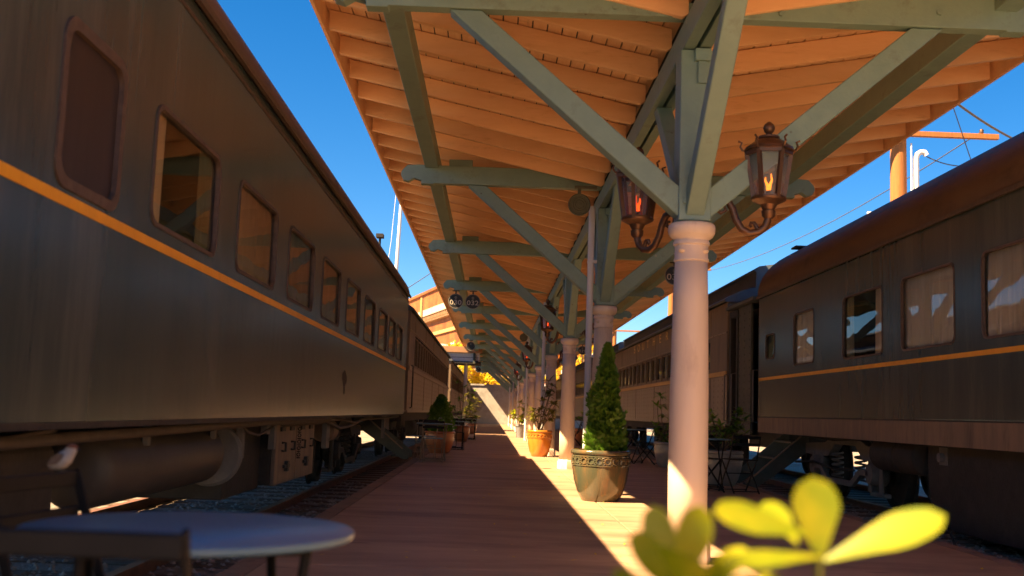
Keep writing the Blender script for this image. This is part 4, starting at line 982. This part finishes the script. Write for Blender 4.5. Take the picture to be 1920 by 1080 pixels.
b.build('body', mat('sparrow_breast', (.36,.30,.25), (.44,.38,.32), rough=.9, scale=60), t, smooth=True)
hc = Vector((.033,0,.0765)); ax = Vector((.12,0,1)).normalized(); a1 = Vector((0,1,0)); a2 = ax.cross(a1); vs = []
for i in range(6):
    q = i/5*1.25
    for k in range(14):
        w_ = 2*math.pi*k/14; v = hc+ax*(.0215*math.cos(q))+(a1*math.cos(w_)*.0205+a2*math.sin(w_)*.0225)*math.sin(q); vs.append((bx_+K*v.x, by_+K*v.y, bz_+K*v.z))
c = MB(); c.add(vs, [(i*14+k, i*14+(k+1) % 14, (i+1)*14+(k+1) % 14, (i+1)*14+k) for i in range(5) for k in range(14)]); c.build('crown', mat('sparrow_crown', (.22,.07,.03), (.17,.05,.02), rough=.9), t, smooth=True)
c = MB(); c.cyl((bx_+K*.050, by_, bz_+K*.079), (bx_+K*.066, by_, bz_+K*.075), .0042, .0006, 8); c.build('beak', M['black'], t)
wm = mat('sparrow_wing', (.14,.08,.05), (.20,.13,.08), rough=.9, scale=80)
for s_ in (-1, 1):
    c = MB(); leaf(c, (bx_+K*.016, by_+s_*K*.0265, bz_+K*.060), (-.80, s_*.02, -.58), K*.068, K*.030, (0, s_, .15), .06, .1, 7); c.build('wing', wm, t, smooth=True)
    c = MB(); c.cyl((bx_+K*.0475, by_+s_*K*.010, bz_+K*.083), (bx_+K*.0475, by_+s_*K*.0135, bz_+K*.083), .0016, .0012, 8); c.build('eye', M['black'], t)
    c = MB(); c.tube([(bx_+.002, by_+s_*.007, bz_+.018), (bx_+.005, by_+s_*.008, bz_+.0005)], .0013, 5); c.tube([(bx_+.001, by_+s_*.008, bz_+.001), (bx_+.014, by_+s_*.008, bz_+.001)], .0012, 5); c.build('leg', M['tan_metal'], t)
c = MB(); leaf(c, (bx_-K*.030, by_, bz_+K*.018), (-.85, 0, -.45), K*.050, K*.018, (0,0,1), .0, .05, 5, True); c.build('tail', wm, t, smooth=True)

# ------------------------------------------------------------------ far end: wall, trees, buildings, poles
t = thing('concrete_wall', (0, 88, GZ), 'weathered grey concrete wall closing the far end of the platform', 'wall')
MB().box(-9, 12, 87.7, 88.2, GZ, 3.08).build('wall_face', M['wallc'], t); MB().box(-9, 12, 87.62, 88.28, 3.081, 3.2).build('coping', M['wallc'], t)

def tree(x, y, h, r, seed, mname, label, n=5200, leaf_s=.34, z0=GZ):
    rnd = random.Random(seed); t = thing('tree', (x, y, z0), label, 'tree', 'autumn trees beyond the far wall')
    tr = MB(); tr.tube([(x, y, z0), (x+.1, y, z0+h*.25), (x-.05, y, z0+h*.55), (x, y, z0+h*.85)], .2, 10, .05)
    cl = []
    for k in range(22):
        a = rnd.uniform(0, 6.28); u = rnd.uniform(.22, 1); rr = r*math.sqrt(max(0, 1-((u-.55)/.5)**2))*rnd.uniform(.35, .95)
        c = Vector((x+rr*math.cos(a), y+rr*math.sin(a), z0+h*u)); cl.append((c, rnd.uniform(.5, 1.05)*r*.36))
        tr.tube([(x, y, z0+h*u*.6), Vector((x, y, z0+h*u*.75)).lerp(c, .5), c], .05, 6, .012)
    tr.build('trunk', M['bark'], t, smooth=True)
    lf = MB()
    for i in range(n):
        c, cr = cl[rnd.randrange(len(cl))]; d = Vector((rnd.gauss(0,1), rnd.gauss(0,1), rnd.gauss(0,1)*.8)); d = d.normalized()*cr*rnd.random()**.45*1.15
        p_ = c+d; q, a_, b_ = frame_from(Vector((rnd.gauss(0,1), rnd.gauss(0,1), rnd.gauss(0,1)+.6))); s_ = leaf_s*rnd.uniform(.5, 1.1)
        lf.add([p_-a_*s_*.5, p_+b_*s_*.3, p_+a_*s_*.5, p_-b_*s_*.3], [(0,1,2,3)])
    lf.build('crown', M[mname], t)
for (x, y, h, r, sd_, mn, lab) in ((-3.6,95,6.6,2.6,31,'leaf_autumn2','yellow green tree at left behind the far wall'),(-.2,97,6.2,2.7,32,'leaf_autumn','golden tree in the middle behind the far wall'),
        (3.4,96,6.8,2.6,33,'leaf_autumn2','golden tree behind the wall seen between far columns'),(8.0,94,8.2,2.9,34,'leaf_autumn','tall orange yellow tree right of the far columns'),(-6.8,104,5.5,2.6,35,'leaf_autumn','low golden tree below the brick building')):
    tree(x, y, h, r, sd_, mn, lab)

M['cornice'] = mat('cornice_stone', (.62,.52,.42), (.48,.36,.25), rough=.8, scale=2, c3=(.3,.14,.06), s3=1.5)
# brick building left: facade runs from near right to far left
t = thing('brick_building', (-6.4, 118, GZ), 'orange brick building with white cornice above the left coaches', 'building', 'brick buildings beyond the platform')
P2 = Vector((-2.9, 104.5)); P1 = Vector((-11.2, 134)); dv = (P2-P1); Lb = dv.length; dv.normalize(); nv = Vector((dv.y, -dv.x)) if (Vector((dv.y, -dv.x)).x < 0) else Vector((-dv.y, dv.x))
def bp3(u, off, z): q = P1+dv*u+nv*off; return (q.x, q.y, z)
def bbox(mb, u0, u1, o0, o1, z0, z1):
    mb.add([bp3(u0,o0,z0), bp3(u1,o0,z0), bp3(u1,o1,z0), bp3(u0,o1,z0), bp3(u0,o0,z1), bp3(u1,o0,z1), bp3(u1,o1,z1), bp3(u0,o1,z1)], [(0,3,2,1),(4,5,6,7),(0,1,5,4),(1,2,6,5),(2,3,7,6),(3,0,4,7)])
m = MB(); bbox(m, -2, Lb+1, -14, 0, GZ, 14.2); m.build('wall', M['brick'], t)
m = MB(); bbox(m, -2.2, Lb+1.2, -1, .25, 14.2, 14.5); m.build('coping', M['brick'], t)
m = MB(); bbox(m, -2.2, Lb+1.2, .01, .7, 11.4, 12.1); m.build('cornice', M['cornice'], t)
m = MB(); bbox(m, -2.2, Lb+1.2, .01, .45, 10.75, 11.29)
u = -2
while u < Lb+1: bbox(m, u, u+.3, .46, .62, 10.9, 11.28); u += .7
m.build('dentil_band', mat('brown_stone', (.35,.2,.1), (.28,.16,.08), rough=.8), t)
m = MB(); bbox(m, -2.2, Lb+1.2, .01, .2, 9.1, 9.45); m.build('string_course', M['gold'], t)
for k in range(5):
    u = 3.5+k*5.4; f = MB(); bbox(f, u, u+1.5, .02, .12, 4.4, 7.9); f = f.build('window', M['white'], t)
    g_ = MB(); bbox(g_, u+.15, u+1.35, .125, .14, 4.6, 7.7); g_.build('pane', M['pane_dark'], f)
t = thing('brick_building', (8, 108, GZ), 'orange brick building seen low between the right hand columns', 'building', 'brick buildings beyond the platform')
MB().box(3.0, 11.4, 104, 116, GZ, 9.4).build('wall', M['brick'], t); MB().box(2.8, 11.6, 103.6, 116.2, 9.401, 9.8).build('cornice', M['white'], t)
for k in range(3):
    f = MB().box(4.2+k*2.4, 5.5+k*2.4, 103.93, 103.99, 4.6, 7.0).build('window', M['white'], t); MB().box(4.35+k*2.4, 5.35+k*2.4, 103.9, 103.925, 4.75, 6.85).build('pane', M['pane_dark'], f)
MB().box(3.4, 11.0, 103.4, 103.98, 3.3, 3.8).build('awning', M['white'], t)
# white porch across the left track
t = thing('entrance_porch', (-2, 55, 0), 'white walled porch with slender post above the far left coach', 'porch')
MB().box(-6.5, -.72, 55, 57.6, 3.50, 3.95).build('fascia', M['white'], t, bevel=.02); MB().box(-6.7, -.6, 54.7, 57.8, 3.951, 4.25).build('roof', M['pot_terra'] if False else mat('porch_roof', (.36,.19,.09), (.28,.15,.07), rough=.8), t)
MB().box(-6.5, -.66, 54.9, 57.65, 3.40, 3.499).build('soffit_frame', M['black'], t)
MB().box(-6.4, -.74, 54.975, 54.998, 3.70, 3.72).build('fascia_groove', M['black'], t)
m = MB(); m.cyl((-1.42, 55.4, 0), (-1.42, 55.4, 3.4), .1, n=20); m.build('post', M['white'], t, smooth=40)
m = MB(); m.box(-1.06, -.94, 54.85, 54.96, 3.4, 4.1); m.build('downpipe', M['stair'], t)
m = MB(); m.lathe([(0,0),(.07,0),(.09,.05),(.07,.12),(0,.13)], (-.85, 54.8, 3.42), 12); m.build('flood_lamp', M['black'], t, smooth=True)
t = thing('white_building', (-7, 96, GZ), 'low white building with curved roof top below the brick building', 'building')
MB().box(-9.5, -2.9, 99.2, 101.5, GZ, 6.4).build('wall', M['cream'], t)
m = MB(); m.prism([(-9.6,6.401)]+[(-6.2+3.4*math.cos(R(180-a)), 6.401+.75*math.sin(R(a))) for a in range(0, 181, 12)], lambda q: (q[0], 99.0, q[1]), lambda q: (q[0], 101.6, q[1])); m.build('roof', M['white'], t, smooth=40)
for k in range(3): MB().box(-8.8+2*k, -7.9+2*k, 99.15, 99.19, 4.2, 5.6).build('window', M['pane_dark'], t)

def pole(x, y, h, r, label, arm=None, wood=True):
    t = thing('utility_pole', (x, y, GZ), label, 'utility pole', 'wooden utility poles beyond the right coaches')
    m = MB(); m.cyl((x, y, GZ), (x, y, h), r*1.1, r*.95, 20); m.build('pole', M['pole'], t, smooth=40)
    if arm:
        z, xa, xb = arm; m = MB(); m.box(xa, xb, y-r-.12, y-r-.01, z-.055, z+.055); m.build('crossarm', M['pole'], t, bevel=.008)
        for q in (xa+.2, xb-.35):
            i_ = MB(); i_.lathe([(.03,0),(.05,.03),(.035,.05),(.05,.075),(.02,.11),(0,.115)], (q, y-r-.065, z+.056), 10); i_.build('insulator', M['copper'], t, smooth=True)
    return t
t = pole(8.42, 22, 7.8, .172, 'thick orange wooden utility pole with white conduit above right coach', (7.09, 6.3, 10.45))
m = MB(); m.tube([(8.74, 21.85, GZ), (8.74, 21.85, 6.58), (8.76, 21.85, 6.67), (8.83, 21.85, 6.73), (8.92, 21.85, 6.73), (8.96, 21.85, 6.66)], .06, 12); m.build('conduit', M['white'], t, smooth=50)
m = MB(); m.tube([(8.62, 21.8, GZ), (8.62, 21.8, 6.9)], .018, 6); m.build('ground_wire', M['white'], t)
pole(8.3, 50, 8.6, .16, 'slim orange utility pole behind the middle right coach', (8.0, 6.5, 10.1))
pole(8.45, 75, 9.2, .16, 'farthest orange utility pole with crossarm reaching right', (6.95, 6.2, 11.0))
def wirex(a, b, sag, label, r=.014):
    a = Vector(a); b = Vector(b); m = MB(); m.tube([a.lerp(b, k/12)-Vector((0,0,sag*4*(k/12)*(1-k/12))) for k in range(13)], r, 5)
    tag(m.build('overhead_wire', M['wire']), label, 'wire', 'overhead wires')
wirex((9.2, 22, 8.25), (13.5, 26, 8.0), .15, 'thick overhead wire crossing the upper right sky', .028)
wirex((8.5, 20, 7.9), (9.9, 21.6, 6.2), .0, 'thin slanting wire crossing behind the crossarm', .01)
wirex((8.96, 21.85, 6.64), (10.3, 22.2, 6.62), .12, 'drooping service wire from the white conduit', .012)
wirex((10.1, 21.8, 7.2), (9.75, 49.8, 7.9), .5, 'long wire between near and middle utility poles', .012)
wirex((9.75, 49.8, 8.0), (10.6, 74.8, 6.4), .4, 'long wire between middle and far utility poles', .012)
t = thing('flagpole', (-3.95, 40, GZ), 'tall slender white pole rising behind the left coach', 'pole')
m = MB(); m.cyl((-3.95, 40, GZ), (-3.6, 40, 14), .085, .05, 14); m.build('mast', M['white'], t, smooth=40)
m = MB(); m.tube([(-4.20, 39.5, 5.0), (-4.0, 39.6, 7.2), (-3.75, 39.7, 12)], .012, 5); m.lathe([(0,0),(.03,.03),(.03,.12),(0,.15)], (-4.14, 39.52, 5.7), 8); m.build('halyard', M['white'], t)
t = thing('lamp_post', (-6.0, 88, GZ), 'slim yellowish post in front of the brick building', 'pole')
m = MB(); m.cyl((-5.55, 80, GZ), (-5.55, 80, 9.3), .13, .11, 12); m.build('mast', M['gold'], t, smooth=40); m = MB(); m.box(-5.75, -5.3, 79.8, 80.2, 5.6, 6.1); m.build('junction_box', M['pane_dark'], t)
wirex((-2.6, 30, 4.3), (-1.0, 36, 6.6), .05, 'thin dark wire against the sky above the left coaches', .012)

# weeds beyond the far rail and a few fallen leaves on the platform
wd = MB(); rw = random.Random(9)
for k in range(420):
    x = rw.gauss(-4.5, .25); y = rw.uniform(4.2, 9); a = rw.uniform(0, 6.28); leaf(wd, (x, y, GZ), (math.cos(a)*.5, math.sin(a)*.5, 1), rw.uniform(.05, .16), .012, bend=.4, n=3)
tag(wd.build('weeds', M['grass']), 'green weeds growing in sunlit gravel beyond the far rail', 'weeds', kind='stuff')
lt = MB(); rw = random.Random(10)
for k in range(260):
    x = rw.uniform(-1.3, 3.7); y = 4+rw.random()**1.5*30; a = rw.uniform(0, 6.28); leaf(lt, (x, y, .008), (math.cos(a), math.sin(a), .05), rw.uniform(.02, .05), rw.uniform(.012, .022), bend=-.15, n=3)
tag(lt.build('leaf_litter', M['leaf_autumn']), 'tiny fallen leaves scattered over the platform', 'fallen leaves', kind='stuff')
